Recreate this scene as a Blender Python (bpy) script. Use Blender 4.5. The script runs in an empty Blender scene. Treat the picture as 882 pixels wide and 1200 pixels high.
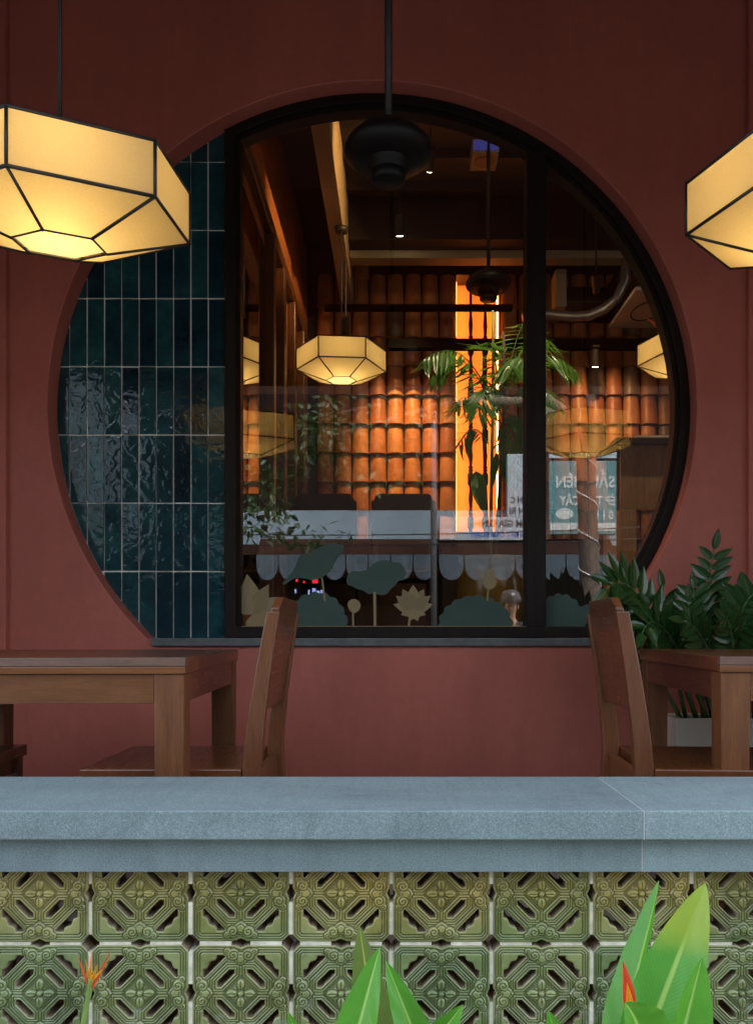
import bpy, bmesh, math, random
import numpy as np
from mathutils import Vector, Matrix
R = math.radians
random.seed(7)
sc = bpy.context.scene
C = sc.collection

# ------------------------------------------------------------------ camera
F, VX, VY, EYE = 900.0, 465.0, 738.0, 0.82      # focal length and vanishing point in photo pixels (882 x 1200)
cd = bpy.data.cameras.new('camera'); cam = bpy.data.objects.new('camera', cd); C.objects.link(cam)
cam.location = (0, 0, EYE); cam.rotation_euler = (R(90), 0, 0)
cd.sensor_fit = 'VERTICAL'; cd.sensor_height = 36.0; cd.lens = 36.0 * F / 1200.0
cd.shift_x = (441 - VX) / 1200.0; cd.shift_y = (VY - 600) / 1200.0
cd.clip_start = 0.02; cd.clip_end = 500
sc.camera = cam
def P(x, y, Y): return Vector(((x - VX) / F * Y, Y, EYE - (y - VY) / F * Y))

# ------------------------------------------------------------------ sky, sun, exposure
SUN_EL, SUN_AZ = 50.0, 30.0                      # veiled sun behind the restaurant (azimuth from +Y towards +X)
w = bpy.data.worlds.new('World'); sc.world = w; w.use_nodes = True
nt = w.node_tree; bg = nt.nodes['Background']
sky = nt.nodes.new('ShaderNodeTexSky'); sky.sky_type = 'NISHITA'; sky.sun_disc = False
sky.sun_elevation = R(SUN_EL); sky.sun_rotation = R(SUN_AZ); sky.dust_density = 3.0; sky.air_density = 1.0
hs_ = nt.nodes.new('ShaderNodeHueSaturation'); hs_.inputs['Saturation'].default_value = 0.45     # hazy white sky
nt.links.new(sky.outputs[0], hs_.inputs['Color']); nt.links.new(hs_.outputs[0], bg.inputs[0]); bg.inputs[1].default_value = 0.15
sd = bpy.data.lights.new('sun', 'SUN'); sun = bpy.data.objects.new('sun', sd); C.objects.link(sun)
sd.energy = 1.0; sd.angle = R(20); sd.color = (1, 0.95, 0.88)
sun.rotation_euler = (R(90 - SUN_EL), 0, R(180 - SUN_AZ)); sun.location = (0, 0, 20)
vs = sc.view_settings; vs.view_transform = 'Standard'; vs.look = 'None'; vs.gamma = 1; vs.exposure = 2.75
sc.render.resolution_x = 752; sc.render.resolution_y = 1024

# ------------------------------------------------------------------ materials
MATS = {}
def newmat(name):
    m = bpy.data.materials.new(name); m.use_nodes = True
    t = m.node_tree; b = t.nodes['Principled BSDF']; MATS[name] = m
    return m, t, b
def nd(t, kind, **kw):
    n = t.nodes.new(kind)
    for k, v in kw.items():
        if k in n.inputs: n.inputs[k].default_value = v
        else: setattr(n, k, v)
    return n
def ramp(t, stops):
    n = t.nodes.new('ShaderNodeValToRGB'); cr = n.color_ramp
    while len(cr.elements) > 1: cr.elements.remove(cr.elements[-1])
    for i, (p, c) in enumerate(stops):
        e = cr.elements[0] if i == 0 else cr.elements.new(p)
        e.position = p; e.color = (c[0], c[1], c[2], 1) if not isinstance(c, (int, float)) else (c, c, c, 1)
    return n
def coords(t, scale=(1, 1, 1), obj=True):
    tc = t.nodes.new('ShaderNodeTexCoord'); mp = t.nodes.new('ShaderNodeMapping')
    mp.inputs['Scale'].default_value = scale
    t.links.new(tc.outputs['Object' if obj else 'Generated'], mp.inputs[0]); return mp.outputs[0]
def mixc(t, fac, a, b, mode='MIX'):
    n = t.nodes.new('ShaderNodeMix'); n.data_type = 'RGBA'; n.blend_type = mode
    for s, v in ((0, fac), (6, a), (7, b)):
        if hasattr(v, 'is_linked') or hasattr(v, 'node'): t.links.new(v, n.inputs[s])
        elif isinstance(v, (int, float)): n.inputs[s].default_value = v
        else: n.inputs[s].default_value = (v[0], v[1], v[2], 1)
    return n.outputs[2]
def bump(t, b, h, strength=0.2, dist=0.01):
    n = t.nodes.new('ShaderNodeBump'); n.inputs['Strength'].default_value = strength
    n.inputs['Distance'].default_value = dist; t.links.new(h, n.inputs['Height'])
    t.links.new(n.outputs[0], b.inputs['Normal']); return n
def basic(name, col, rough=0.6, var=0.15, scale=6.0, bmp=0.0, metal=0.0, spec=0.5, bscale=80.0):
    m, t, b = newmat(name)
    n = nd(t, 'ShaderNodeTexNoise', Scale=scale, Detail=6.0, Roughness=0.6)
    t.links.new(coords(t), n.inputs['Vector'])
    r = ramp(t, [(0.25, [c * (1 - var) for c in col]), (0.75, [min(1, c * (1 + var)) for c in col])])
    t.links.new(n.outputs[0], r.inputs[0]); t.links.new(r.outputs[0], b.inputs['Base Color'])
    b.inputs['Roughness'].default_value = rough; b.inputs['Metallic'].default_value = metal
    b.inputs['Specular IOR Level'].default_value = spec
    if bmp:
        n2 = nd(t, 'ShaderNodeTexNoise', Scale=bscale, Detail=4.0); t.links.new(coords(t), n2.inputs['Vector'])
        bump(t, b, n2.outputs[0], bmp, 0.004)
    return m
def emit(name, col, s):
    m, t, b = newmat(name); b.inputs['Base Color'].default_value = (*[c*0.12 for c in col], 1)
    b.inputs['Emission Color'].default_value = (*col, 1); b.inputs['Emission Strength'].default_value = s; return m

def wood(name, c1, c2, rough=0.32, axis='X', scale=1.0, coat=0.0):
    m, t, b = newmat(name)
    sx = {'X': (2, 30, 30), 'Y': (30, 2, 30), 'Z': (30, 30, 2)}[axis]
    co = coords(t, tuple(s * scale for s in sx))
    n = nd(t, 'ShaderNodeTexNoise', Scale=1.2, Detail=9.0, Roughness=0.65, Distortion=0.6); t.links.new(co, n.inputs['Vector'])
    n2 = nd(t, 'ShaderNodeTexNoise', Scale=8.0, Detail=5.0, Roughness=0.75); t.links.new(co, n2.inputs['Vector'])
    r = ramp(t, [(0.3, c1), (0.7, c2)]); t.links.new(n.outputs[0], r.inputs[0])
    r2 = ramp(t, [(0.35, 0.68), (0.6, 1.06)]); t.links.new(n2.outputs[0], r2.inputs[0])
    oi = t.nodes.new('ShaderNodeObjectInfo'); r3 = ramp(t, [(0, 0.8), (1, 1.15)]); t.links.new(oi.outputs['Random'], r3.inputs[0])
    c = mixc(t, 1.0, r.outputs[0], r2.outputs[0], 'MULTIPLY'); c = mixc(t, 1.0, c, r3.outputs[0], 'MULTIPLY')
    t.links.new(c, b.inputs['Base Color'])
    rr = ramp(t, [(0.3, rough + 0.15), (0.7, rough)]); t.links.new(n2.outputs[0], rr.inputs[0]); t.links.new(rr.outputs[0], b.inputs['Roughness'])
    bump(t, b, n2.outputs[0], 0.12, 0.002)
    if 'frame' in name: b.inputs['Specular IOR Level'].default_value = 0.18
    b.inputs['Coat Weight'].default_value = coat; b.inputs['Coat Roughness'].default_value = 0.15
    return m

def paint_mat():
    m, t, b = newmat('red_paint'); co = coords(t)
    n = nd(t, 'ShaderNodeTexNoise', Scale=1.3, Detail=5.0); t.links.new(co, n.inputs['Vector'])
    r = ramp(t, [(0.3, (0.335, 0.092, 0.063)), (0.7, (0.380, 0.110, 0.079))]); t.links.new(n.outputs[0], r.inputs[0])
    n2 = nd(t, 'ShaderNodeTexNoise', Scale=28.0, Detail=6.0, Roughness=0.7); t.links.new(co, n2.inputs['Vector'])
    r2 = ramp(t, [(0.3, 0.93), (0.7, 1.04)]); t.links.new(n2.outputs[0], r2.inputs[0])
    n4 = nd(t, 'ShaderNodeTexNoise', Scale=5.0, Detail=8.0, Roughness=0.75); t.links.new(coords(t, (1, 1, 0.25)), n4.inputs['Vector'])
    r4 = ramp(t, [(0.35, 0.90), (0.6, 1.04)]); t.links.new(n4.outputs[0], r4.inputs[0])
    c = mixc(t, 1.0, mixc(t, 1.0, r.outputs[0], r2.outputs[0], 'MULTIPLY'), r4.outputs[0], 'MULTIPLY')
    t.links.new(c, b.inputs['Base Color'])
    b.inputs['Roughness'].default_value = 0.55; b.inputs['Specular IOR Level'].default_value = 0.35
    n3 = nd(t, 'ShaderNodeTexNoise', Scale=160.0, Detail=3.0); t.links.new(co, n3.inputs['Vector'])
    bump(t, b, n3.outputs[0], 0.12, 0.003)
paint_mat()

def stone_mat():
    m, t, b = newmat('cap_stone'); co = coords(t)
    n = nd(t, 'ShaderNodeTexNoise', Scale=420.0, Detail=2.0, Roughness=0.8); t.links.new(co, n.inputs['Vector'])
    r = ramp(t, [(0.36, (0.165, 0.230, 0.243)), (0.52, (0.220, 0.298, 0.310)), (0.66, (0.335, 0.425, 0.435))]); t.links.new(n.outputs[0], r.inputs[0])
    n2 = nd(t, 'ShaderNodeTexNoise', Scale=3.0, Detail=7.0, Roughness=0.65, Distortion=0.5); t.links.new(coords(t, (0.6, 2, 2)), n2.inputs['Vector'])
    r2 = ramp(t, [(0.30, 0.80), (0.42, 0.92), (0.55, 1.0), (0.75, 1.08)]); t.links.new(n2.outputs[0], r2.inputs[0])
    oi = t.nodes.new('ShaderNodeObjectInfo'); r3 = ramp(t, [(0, 0.86), (1, 1.1)]); t.links.new(oi.outputs['Random'], r3.inputs[0])
    c = mixc(t, 1.0, mixc(t, 1.0, r.outputs[0], r2.outputs[0], 'MULTIPLY'), r3.outputs[0], 'MULTIPLY')
    # water marks and drip stains
    n5 = nd(t, 'ShaderNodeTexNoise', Scale=1.0, Detail=8.0, Roughness=0.62, Distortion=1.2); t.links.new(coords(t, (5.5, 9, 3)), n5.inputs['Vector'])
    r5 = ramp(t, [(0.34, 0.86), (0.43, 0.97), (0.62, 1.0), (0.70, 1.07)]); t.links.new(n5.outputs[0], r5.inputs[0])
    n6 = nd(t, 'ShaderNodeTexNoise', Scale=1.0, Detail=4.0, Roughness=0.6); t.links.new(coords(t, (38, 4, 2.5)), n6.inputs['Vector'])
    r6 = ramp(t, [(0.34, 0.93), (0.5, 1.0)]); t.links.new(n6.outputs[0], r6.inputs[0])
    c = mixc(t, 1.0, mixc(t, 1.0, c, r5.outputs[0], 'MULTIPLY'), r6.outputs[0], 'MULTIPLY')
    t.links.new(c, b.inputs['Base Color']); b.inputs['Roughness'].default_value = 0.7
    b.inputs['Specular IOR Level'].default_value = 0.35
    bump(t, b, n.outputs[0], 0.25, 0.0015)
stone_mat()

def glaze_mat():
    m, t, b = newmat('green_glaze')
    at = t.nodes.new('ShaderNodeAttribute'); at.attribute_name = 'groove'
    ge = t.nodes.new('ShaderNodeNewGeometry'); oi = t.nodes.new('ShaderNodeObjectInfo')
    n = nd(t, 'ShaderNodeTexNoise', Scale=14.0, Detail=6.0, Roughness=0.6); t.links.new(ge.outputs['Position'], n.inputs['Vector'])
    r = ramp(t, [(0.3, (0.165, 0.225, 0.078)), (0.7, (0.245, 0.310, 0.128))]); t.links.new(n.outputs[0], r.inputs[0])
    # noise-edged olive-brown tint, stronger towards the top of the blocks
    sep = t.nodes.new('ShaderNodeSeparateXYZ'); t.links.new(ge.outputs['Position'], sep.inputs[0])
    n4 = nd(t, 'ShaderNodeTexNoise', Scale=9.0, Detail=5.0); t.links.new(ge.outputs['Position'], n4.inputs['Vector'])
    mz = nd(t, 'ShaderNodeMath', operation='MULTIPLY_ADD'); t.links.new(n4.outputs[0], mz.inputs[0]); mz.inputs[1].default_value = 0.14; t.links.new(sep.outputs[2], mz.inputs[2])
    rz = ramp(t, [(0.24, 0.0), (0.41, 1.0)]); t.links.new(mz.outputs[0], rz.inputs[0])
    c = mixc(t, rz.outputs[0], r.outputs[0], mixc(t, 1.0, r.outputs[0], (1.5, 0.92, 0.5), 'MULTIPLY'))
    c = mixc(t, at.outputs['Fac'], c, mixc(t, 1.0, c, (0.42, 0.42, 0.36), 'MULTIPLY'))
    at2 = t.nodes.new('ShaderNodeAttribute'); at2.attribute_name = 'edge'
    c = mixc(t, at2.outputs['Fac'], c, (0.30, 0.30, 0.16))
    n7 = nd(t, 'ShaderNodeTexNoise', Scale=55.0, Detail=6.0, Roughness=0.7); t.links.new(ge.outputs['Position'], n7.inputs['Vector'])
    r7 = ramp(t, [(0.64, 0.0), (0.69, 0.85)]); t.links.new(n7.outputs[0], r7.inputs[0]); c = mixc(t, r7.outputs[0], c, (0.34, 0.29, 0.17))      # chipped glaze
    n8 = nd(t, 'ShaderNodeTexNoise', Scale=7.0, Detail=7.0, Roughness=0.7); t.links.new(ge.outputs['Position'], n8.inputs['Vector'])
    r8 = ramp(t, [(0.33, 0.72), (0.5, 1.0), (0.7, 1.12)]); t.links.new(n8.outputs[0], r8.inputs[0]); c = mixc(t, 1.0, c, r8.outputs[0], 'MULTIPLY')
    # lime bloom low down
    n5 = nd(t, 'ShaderNodeTexNoise', Scale=22.0, Detail=8.0, Roughness=0.7); t.links.new(ge.outputs['Position'], n5.inputs['Vector'])
    ml = nd(t, 'ShaderNodeMath', operation='MULTIPLY_ADD'); t.links.new(sep.outputs[2], ml.inputs[0]); ml.inputs[1].default_value = -1.1; t.links.new(n5.outputs[0], ml.inputs[2])
    rl = ramp(t, [(0.47, 0.0), (0.66, 0.5)]); t.links.new(ml.outputs[0], rl.inputs[0])
    c = mixc(t, rl.outputs[0], c, (0.42, 0.50, 0.42))
    r3 = ramp(t, [(0, (0.78, 0.86, 0.80)), (0.5, (1.0, 1.0, 1.0)), (1, (1.22, 1.08, 1.0))]); t.links.new(oi.outputs['Random'], r3.inputs[0])
    c = mixc(t, 1.0, c, r3.outputs[0], 'MULTIPLY'); t.links.new(c, b.inputs['Base Color'])
    b.inputs['Roughness'].default_value = 0.28; b.inputs['Coat Weight'].default_value = 0.3; b.inputs['Coat Roughness'].default_value = 0.15
    bump(t, b, n5.outputs[0], 0.08, 0.003)
glaze_mat()
basic('raw_clay', (0.26, 0.20, 0.13), 0.9, 0.4, 60, 0.4)
basic('mortar', (0.78, 0.71, 0.58), 0.9, 0.38, 26, 0.5)
basic('filler', (0.50, 0.53, 0.52), 0.9, 0.1, 20)
basic('concrete', (0.22, 0.21, 0.19), 0.9, 0.25, 4, 0.3)
basic('floor_tile', (0.26, 0.23, 0.20), 0.55, 0.2, 3, 0.1)
basic('bounce_pavement', (0.36, 0.34, 0.31), 0.9, 0.2, 3, 0.2)
basic('soil', (0.05, 0.035, 0.024), 1.0, 0.5, 25, 0.8)
basic('asphalt', (0.10, 0.10, 0.10), 0.9, 0.25, 3, 0.4)
basic('dark_ceiling', (0.028, 0.018, 0.011), 0.7, 0.3, 2)
basic('terrace_ceiling', (0.34, 0.20, 0.15), 0.7, 0.15, 2)
basic('dark_metal', (0.012, 0.011, 0.011), 0.5, 0.2, 8)
basic('matte_black', (0.004, 0.0035, 0.003), 1.0, 0.2, 8, spec=0.0)
basic('black_plastic', (0.005, 0.005, 0.005), 0.5, 0.2, 8, spec=0.25)
basic('silver_duct', (0.42, 0.38, 0.32), 0.38, 0.2, 20, 0.2, metal=0.8)
basic('beige_beam', (0.27, 0.21, 0.115), 0.6, 0.12, 3)
basic('niche_plaster', (0.78, 0.37, 0.14), 0.85, 0.1, 6, 0.1)
basic('dark_wood', (0.020, 0.010, 0.007), 0.55, 0.35, 5, spec=0.3)
basic('white_pot', (0.46, 0.43, 0.37), 0.45, 0.08, 5)
basic('gold_glaze', (0.26, 0.135, 0.018), 0.22, 0.35, 7)
basic('sill_stone', (0.075, 0.085, 0.082), 0.5, 0.35, 30, 0.1)
basic('paper', (0.50, 0.44, 0.33), 0.7, 0.08, 5)
basic('decal_beige', (0.24, 0.185, 0.10), 0.8, 0.06, 6, spec=0.1)
basic('decal_tan', (0.20, 0.155, 0.085), 0.8, 0.06, 6, spec=0.1)
basic('facade_white', (0.165, 0.215, 0.25), 1.0, 0.16, 1.6, spec=0.0)
basic('facade_grey', (0.10, 0.10, 0.10), 0.8, 0.2, 1)
basic('shop_dark', (0.012, 0.009, 0.008), 1.0, 0.3, 2, spec=0.0)
basic('shop_brown', (0.028, 0.015, 0.012), 1.0, 0.3, 2, spec=0.0)
basic('awning_cloth', (0.060, 0.082, 0.10), 1.0, 0.25, 5, spec=0.0)
basic('sign_white', (0.26, 0.31, 0.34), 0.5, 0.04, 2)
basic('sign_teal', (0.035, 0.15, 0.16), 0.5, 0.08, 2)
basic('ink_dark', (0.03, 0.05, 0.06), 0.6, 0.1, 2)
basic('ink_blue', (0.03, 0.10, 0.42), 0.6, 0.1, 2)
basic('ink_white', (0.36, 0.41, 0.40), 0.6, 0.05, 2)
basic('ink_pink', (0.60, 0.30, 0.28), 0.6, 0.05, 2)
basic('bark', (0.10, 0.075, 0.055), 0.95, 0.4, 14, 0.8, bscale=30)
basic('wire', (0.6, 0.6, 0.58), 0.4, 0.05, 5)
basic('galvanised', (0.07, 0.08, 0.085), 0.6, 0.2, 8)
basic('cloth_navy', (0.03, 0.035, 0.05), 0.9, 0.2, 20)
basic('cloth_grey', (0.10, 0.10, 0.11), 0.9, 0.2, 20)
basic('skin', (0.42, 0.24, 0.16), 0.5, 0.08, 10)
basic('helmet', (0.05, 0.05, 0.055), 0.15, 0.1, 4)
basic('hair', (0.012, 0.010, 0.009), 0.6, 0.1, 20)
basic('eye_white', (0.6, 0.58, 0.55), 0.3, 0.02, 20)
basic('lip', (0.30, 0.11, 0.09), 0.5, 0.05, 20)
wood('table_wood', (0.1159, 0.0390, 0.0119), (0.1978, 0.0787, 0.0257), 0.24, 'X', coat=0.25)
wood('table_wood_y', (0.0887, 0.0239, 0.0074), (0.1501, 0.0472, 0.0148), 0.24, 'Y', coat=0.25)
wood('leg_wood', (0.1159, 0.0390, 0.0124), (0.1909, 0.0743, 0.0247), 0.34, 'Z')
wood('chair_wood', (0.1159, 0.0353, 0.0099), (0.1841, 0.0661, 0.0208), 0.34, 'Z', coat=0.15)
wood('seat_wood', (0.1128, 0.0329, 0.0099), (0.1460, 0.0463, 0.0138), 0.24, 'Y', scale=0.45, coat=0.3)
wood('worn_edge', (0.1050, 0.0570, 0.0394), (0.1610, 0.0930, 0.0667), 0.4, 'X')
wood('frame_wood', (0.008, 0.005, 0.004), (0.017, 0.010, 0.007), 0.5, 'Z')
wood('panel_wood', (0.26, 0.085, 0.022), (0.40, 0.15, 0.045), 0.36, 'Z', 0.4)
wood('post_wood', (0.07, 0.028, 0.010), (0.13, 0.055, 0.02), 0.3, 'Z', 0.5)
wood('stand_wood', (0.30, 0.15, 0.062), (0.42, 0.23, 0.10), 0.4, 'Z', 0.6)
emit('led_warm', (1.0, 0.30, 0.06), 4.6)
emit('spot_face', (1.0, 0.86, 0.6), 10.0)
emit('led_blue', (0.10, 0.11, 0.6), 0.045)
emit('led_red', (1.0, 0.03, 0.05), 0.7)
emit('led_white', (0.40, 0.5, 1.0), 0.6)

def zellige():
    m, t, b = newmat('teal_zellige'); ge = t.nodes.new('ShaderNodeNewGeometry'); oi = t.nodes.new('ShaderNodeObjectInfo')
    n = nd(t, 'ShaderNodeTexNoise', Scale=9.0, Detail=6.0, Roughness=0.65); t.links.new(ge.outputs['Position'], n.inputs['Vector'])
    r = ramp(t, [(0.28, (0.004, 0.019, 0.027)), (0.5, (0.006, 0.037, 0.047)), (0.75, (0.014, 0.072, 0.078))]); t.links.new(n.outputs[0], r.inputs[0])
    r3 = ramp(t, [(0, (0.45, 0.5, 0.6)), (0.5, (1.0, 0.95, 0.95)), (1, (1.6, 1.5, 1.3))]); t.links.new(oi.outputs['Random'], r3.inputs[0])
    c = mixc(t, 1.0, r.outputs[0], r3.outputs[0], 'MULTIPLY'); t.links.new(c, b.inputs['Base Color'])
    b.inputs['Roughness'].default_value = 0.06; b.inputs['Specular IOR Level'].default_value = 0.5
    # hand-made glaze: every tile ripples differently
    off = nd(t, 'ShaderNodeVectorMath', operation='SCALE'); off.inputs[0].default_value = (13, 7, 29); t.links.new(oi.outputs['Random'], off.inputs['Scale'])
    add = nd(t, 'ShaderNodeVectorMath', operation='ADD'); t.links.new(ge.outputs['Position'], add.inputs[0]); t.links.new(off.outputs[0], add.inputs[1])
    n2 = nd(t, 'ShaderNodeTexNoise', Scale=20.0, Detail=1.5, Roughness=0.45, Distortion=0.9); t.links.new(add.outputs[0], n2.inputs['Vector'])
    bump(t, b, n2.outputs[0], 0.17, 0.012)
zellige()
basic('grout', (0.80, 0.77, 0.70), 0.9, 0.08, 10)

def roof_tile_mat():
    m, t, b = newmat('roof_tile_clay'); oi = t.nodes.new('ShaderNodeObjectInfo')
    r = ramp(t, [(0, (0.30, 0.085, 0.028)), (0.22, (0.42, 0.14, 0.045)), (0.45, (0.52, 0.20, 0.06)), (0.7, (0.36, 0.10, 0.032)), (0.86, (0.46, 0.17, 0.05)), (0.90, (0.20, 0.11, 0.05)), (1, (0.14, 0.08, 0.045))])
    t.links.new(oi.outputs['Random'], r.inputs[0])
    ge = t.nodes.new('ShaderNodeNewGeometry')
    n = nd(t, 'ShaderNodeTexNoise', Scale=11.0, Detail=6.0); t.links.new(ge.outputs['Position'], n.inputs['Vector'])
    r2 = ramp(t, [(0.3, 0.75), (0.7, 1.12)]); t.links.new(n.outputs[0], r2.inputs[0])
    t.links.new(mixc(t, 1.0, r.outputs[0], r2.outputs[0], 'MULTIPLY'), b.inputs['Base Color'])
    b.inputs['Roughness'].default_value = 0.42
    n2 = nd(t, 'ShaderNodeTexNoise', Scale=120.0, Detail=3.0); t.links.new(ge.outputs['Position'], n2.inputs['Vector']); bump(t, b, n2.outputs[0], 0.15, 0.003)
roof_tile_mat()

def glass_mat():
    m, t, b = newmat('window_glass'); t.nodes.remove(b); o = t.nodes['Material Output']
    tr = nd(t, 'ShaderNodeBsdfTransparent'); tr.inputs[0].default_value = (0.90, 0.90, 0.88, 1)
    gl = nd(t, 'ShaderNodeBsdfGlossy'); gl.inputs['Roughness'].default_value = 0.0; gl.inputs[0].default_value = (1, 1, 1, 1)
    mx = nd(t, 'ShaderNodeMixShader'); mx.inputs[0].default_value = 0.17
    t.links.new(tr.outputs[0], mx.inputs[1]); t.links.new(gl.outputs[0], mx.inputs[2]); t.links.new(mx.outputs[0], o.inputs[0])
glass_mat()
def mirror_glass():
    m, t, b = newmat('dark_mirror'); b.inputs['Base Color'].default_value = (0.5, 0.45, 0.38, 1); b.inputs['Metallic'].default_value = 1.0; b.inputs['Roughness'].default_value = 0.02
mirror_glass()

def shade_mat(name, col, tcol):
    m, t, b = newmat(name); t.nodes.remove(b); o = t.nodes['Material Output']; co = coords(t)
    n = nd(t, 'ShaderNodeTexNoise', Scale=170.0, Detail=3.0, Roughness=0.8); t.links.new(coords(t, (1, 1, 3)), n.inputs['Vector'])
    r = ramp(t, [(0.3, [c * 0.86 for c in tcol]), (0.7, tcol)]); t.links.new(n.outputs[0], r.inputs[0])
    df = nd(t, 'ShaderNodeBsdfDiffuse'); df.inputs[0].default_value = (*col, 1)
    tl = nd(t, 'ShaderNodeBsdfTranslucent'); t.links.new(r.outputs[0], tl.inputs[0])
    mx = nd(t, 'ShaderNodeMixShader'); mx.inputs[0].default_value = 0.75
    t.links.new(df.outputs[0], mx.inputs[1]); t.links.new(tl.outputs[0], mx.inputs[2]); t.links.new(mx.outputs[0], o.inputs[0])
shade_mat('linen_shade', (0.6, 0.5, 0.32), (0.95, 0.70, 0.30))
shade_mat('shade_lid', (0.3, 0.24, 0.15), (0.10, 0.07, 0.03))
shade_mat('diffuser', (0.7, 0.6, 0.4), (0.95, 0.80, 0.45))

def leaf_mat(name, c1, c2, tip=None, rough=0.35, transl=0.3, veins=0.0, vein_col=None):
    m, t, b = newmat(name); o = t.nodes['Material Output']
    at = t.nodes.new('ShaderNodeUVMap'); sep = t.nodes.new('ShaderNodeSeparateXYZ'); t.links.new(at.outputs[0], sep.inputs[0])
    n = nd(t, 'ShaderNodeTexNoise', Scale=15.0, Detail=9.0, Roughness=0.7); t.links.new(coords(t), n.inputs['Vector'])
    r = ramp(t, [(0.3, c1), (0.7, c2)]); t.links.new(n.outputs[0], r.inputs[0]); c = r.outputs[0]
    if veins:
        # UV: x across (-1..1 -> 0..1), y along.  side veins sweep up from the midrib
        ab = nd(t, 'ShaderNodeMath', operation='SUBTRACT'); t.links.new(sep.outputs[0], ab.inputs[0]); ab.inputs[1].default_value = 0.5
        ab2 = nd(t, 'ShaderNodeMath', operation='ABSOLUTE'); t.links.new(ab.outputs[0], ab2.inputs[0])
        ma = nd(t, 'ShaderNodeMath', operation='MULTIPLY_ADD'); t.links.new(ab2.outputs[0], ma.inputs[0]); ma.inputs[1].default_value = -0.35; t.links.new(sep.outputs[1], ma.inputs[2])
        sn = nd(t, 'ShaderNodeMath', operation='MULTIPLY'); t.links.new(ma.outputs[0], sn.inputs[0]); sn.inputs[1].default_value = veins
        si = nd(t, 'ShaderNodeMath', operation='SINE'); t.links.new(sn.outputs[0], si.inputs[0])
        rv = ramp(t, [(0.0, 0.93), (0.9, 1.03)]); t.links.new(si.outputs[0], rv.inputs[0]); c = mixc(t, 1.0, c, rv.outputs[0], 'MULTIPLY')
        rm = ramp(t, [(0.0, 1.0), (0.030, 0.8), (0.05, 0.0)]); t.links.new(ab2.outputs[0], rm.inputs[0])
        c = mixc(t, rm.outputs[0], c, vein_col or (0.45, 0.55, 0.15))
    if tip:
        n3 = nd(t, 'ShaderNodeTexNoise', Scale=7.0, Detail=5.0); t.links.new(coords(t), n3.inputs['Vector'])
        ad = nd(t, 'ShaderNodeMath', operation='MULTIPLY_ADD'); t.links.new(n3.outputs[0], ad.inputs[0]); ad.inputs[1].default_value = 0.5; t.links.new(sep.outputs[1], ad.inputs[2])
        rt = ramp(t, [(0.85, 0.0), (1.3, 0.9)]); t.links.new(ad.outputs[0], rt.inputs[0]); c = mixc(t, rt.outputs[0], c, tip)
    t.links.new(c, b.inputs['Base Color']); b.inputs['Roughness'].default_value = rough
    tl = nd(t, 'ShaderNodeBsdfTranslucent'); t.links.new(mixc(t, 1.0, c, (1.3, 1.5, 0.6), 'MULTIPLY'), tl.inputs[0])
    mx = nd(t, 'ShaderNodeMixShader'); mx.inputs[0].default_value = transl
    t.links.new(b.outputs[0], mx.inputs[1]); t.links.new(tl.outputs[0], mx.inputs[2]); t.links.new(mx.outputs[0], o.inputs[0])
leaf_mat('heliconia_leaf', (0.085, 0.33, 0.030), (0.14, 0.42, 0.045), None, 0.34, 0.3, 260.0, (0.36, 0.60, 0.13))
leaf_mat('heliconia_tip_leaf', (0.085, 0.33, 0.040), (0.13, 0.40, 0.06), (0.34, 0.46, 0.05), 0.34, 0.3, 260.0, (0.42, 0.62, 0.16))
leaf_mat('heliconia_old_leaf', (0.12, 0.19, 0.035), (0.19, 0.25, 0.05), None, 0.42, 0.3, 170.0, (0.42, 0.45, 0.09))
leaf_mat('zz_leaf', (0.009, 0.032, 0.009), (0.024, 0.078, 0.015), None, 0.2, 0.12, 60.0, (0.035, 0.10, 0.025))
leaf_mat('palm_leaf', (0.06, 0.20, 0.03), (0.14, 0.32, 0.06), None, 0.33, 0.45)
leaf_mat('tree_leaf', (0.025, 0.055, 0.018), (0.06, 0.10, 0.03), None, 0.45, 0.2)
leaf_mat('decal_leaf', (0.030, 0.060, 0.046), (0.042, 0.075, 0.057), None, 0.8, 0.0, 0)
leaf_mat('green_stem', (0.16, 0.26, 0.06), (0.22, 0.34, 0.08), None, 0.4, 0.0)
leaf_mat('zz_stem', (0.03, 0.07, 0.02), (0.05, 0.10, 0.03), None, 0.4, 0.0)
leaf_mat('bract_orange', (0.62, 0.085, 0.03), (0.75, 0.16, 0.04), None, 0.4, 0.25)
leaf_mat('bract_red', (0.80, 0.045, 0.04), (0.92, 0.14, 0.05), None, 0.4, 0.2)
leaf_mat('floret', (0.90, 0.36, 0.02), (0.95, 0.50, 0.04), None, 0.5, 0.25)
leaf_mat('cordyline_red', (0.35, 0.04, 0.03), (0.6, 0.12, 0.06), None, 0.4, 0.3)

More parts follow.
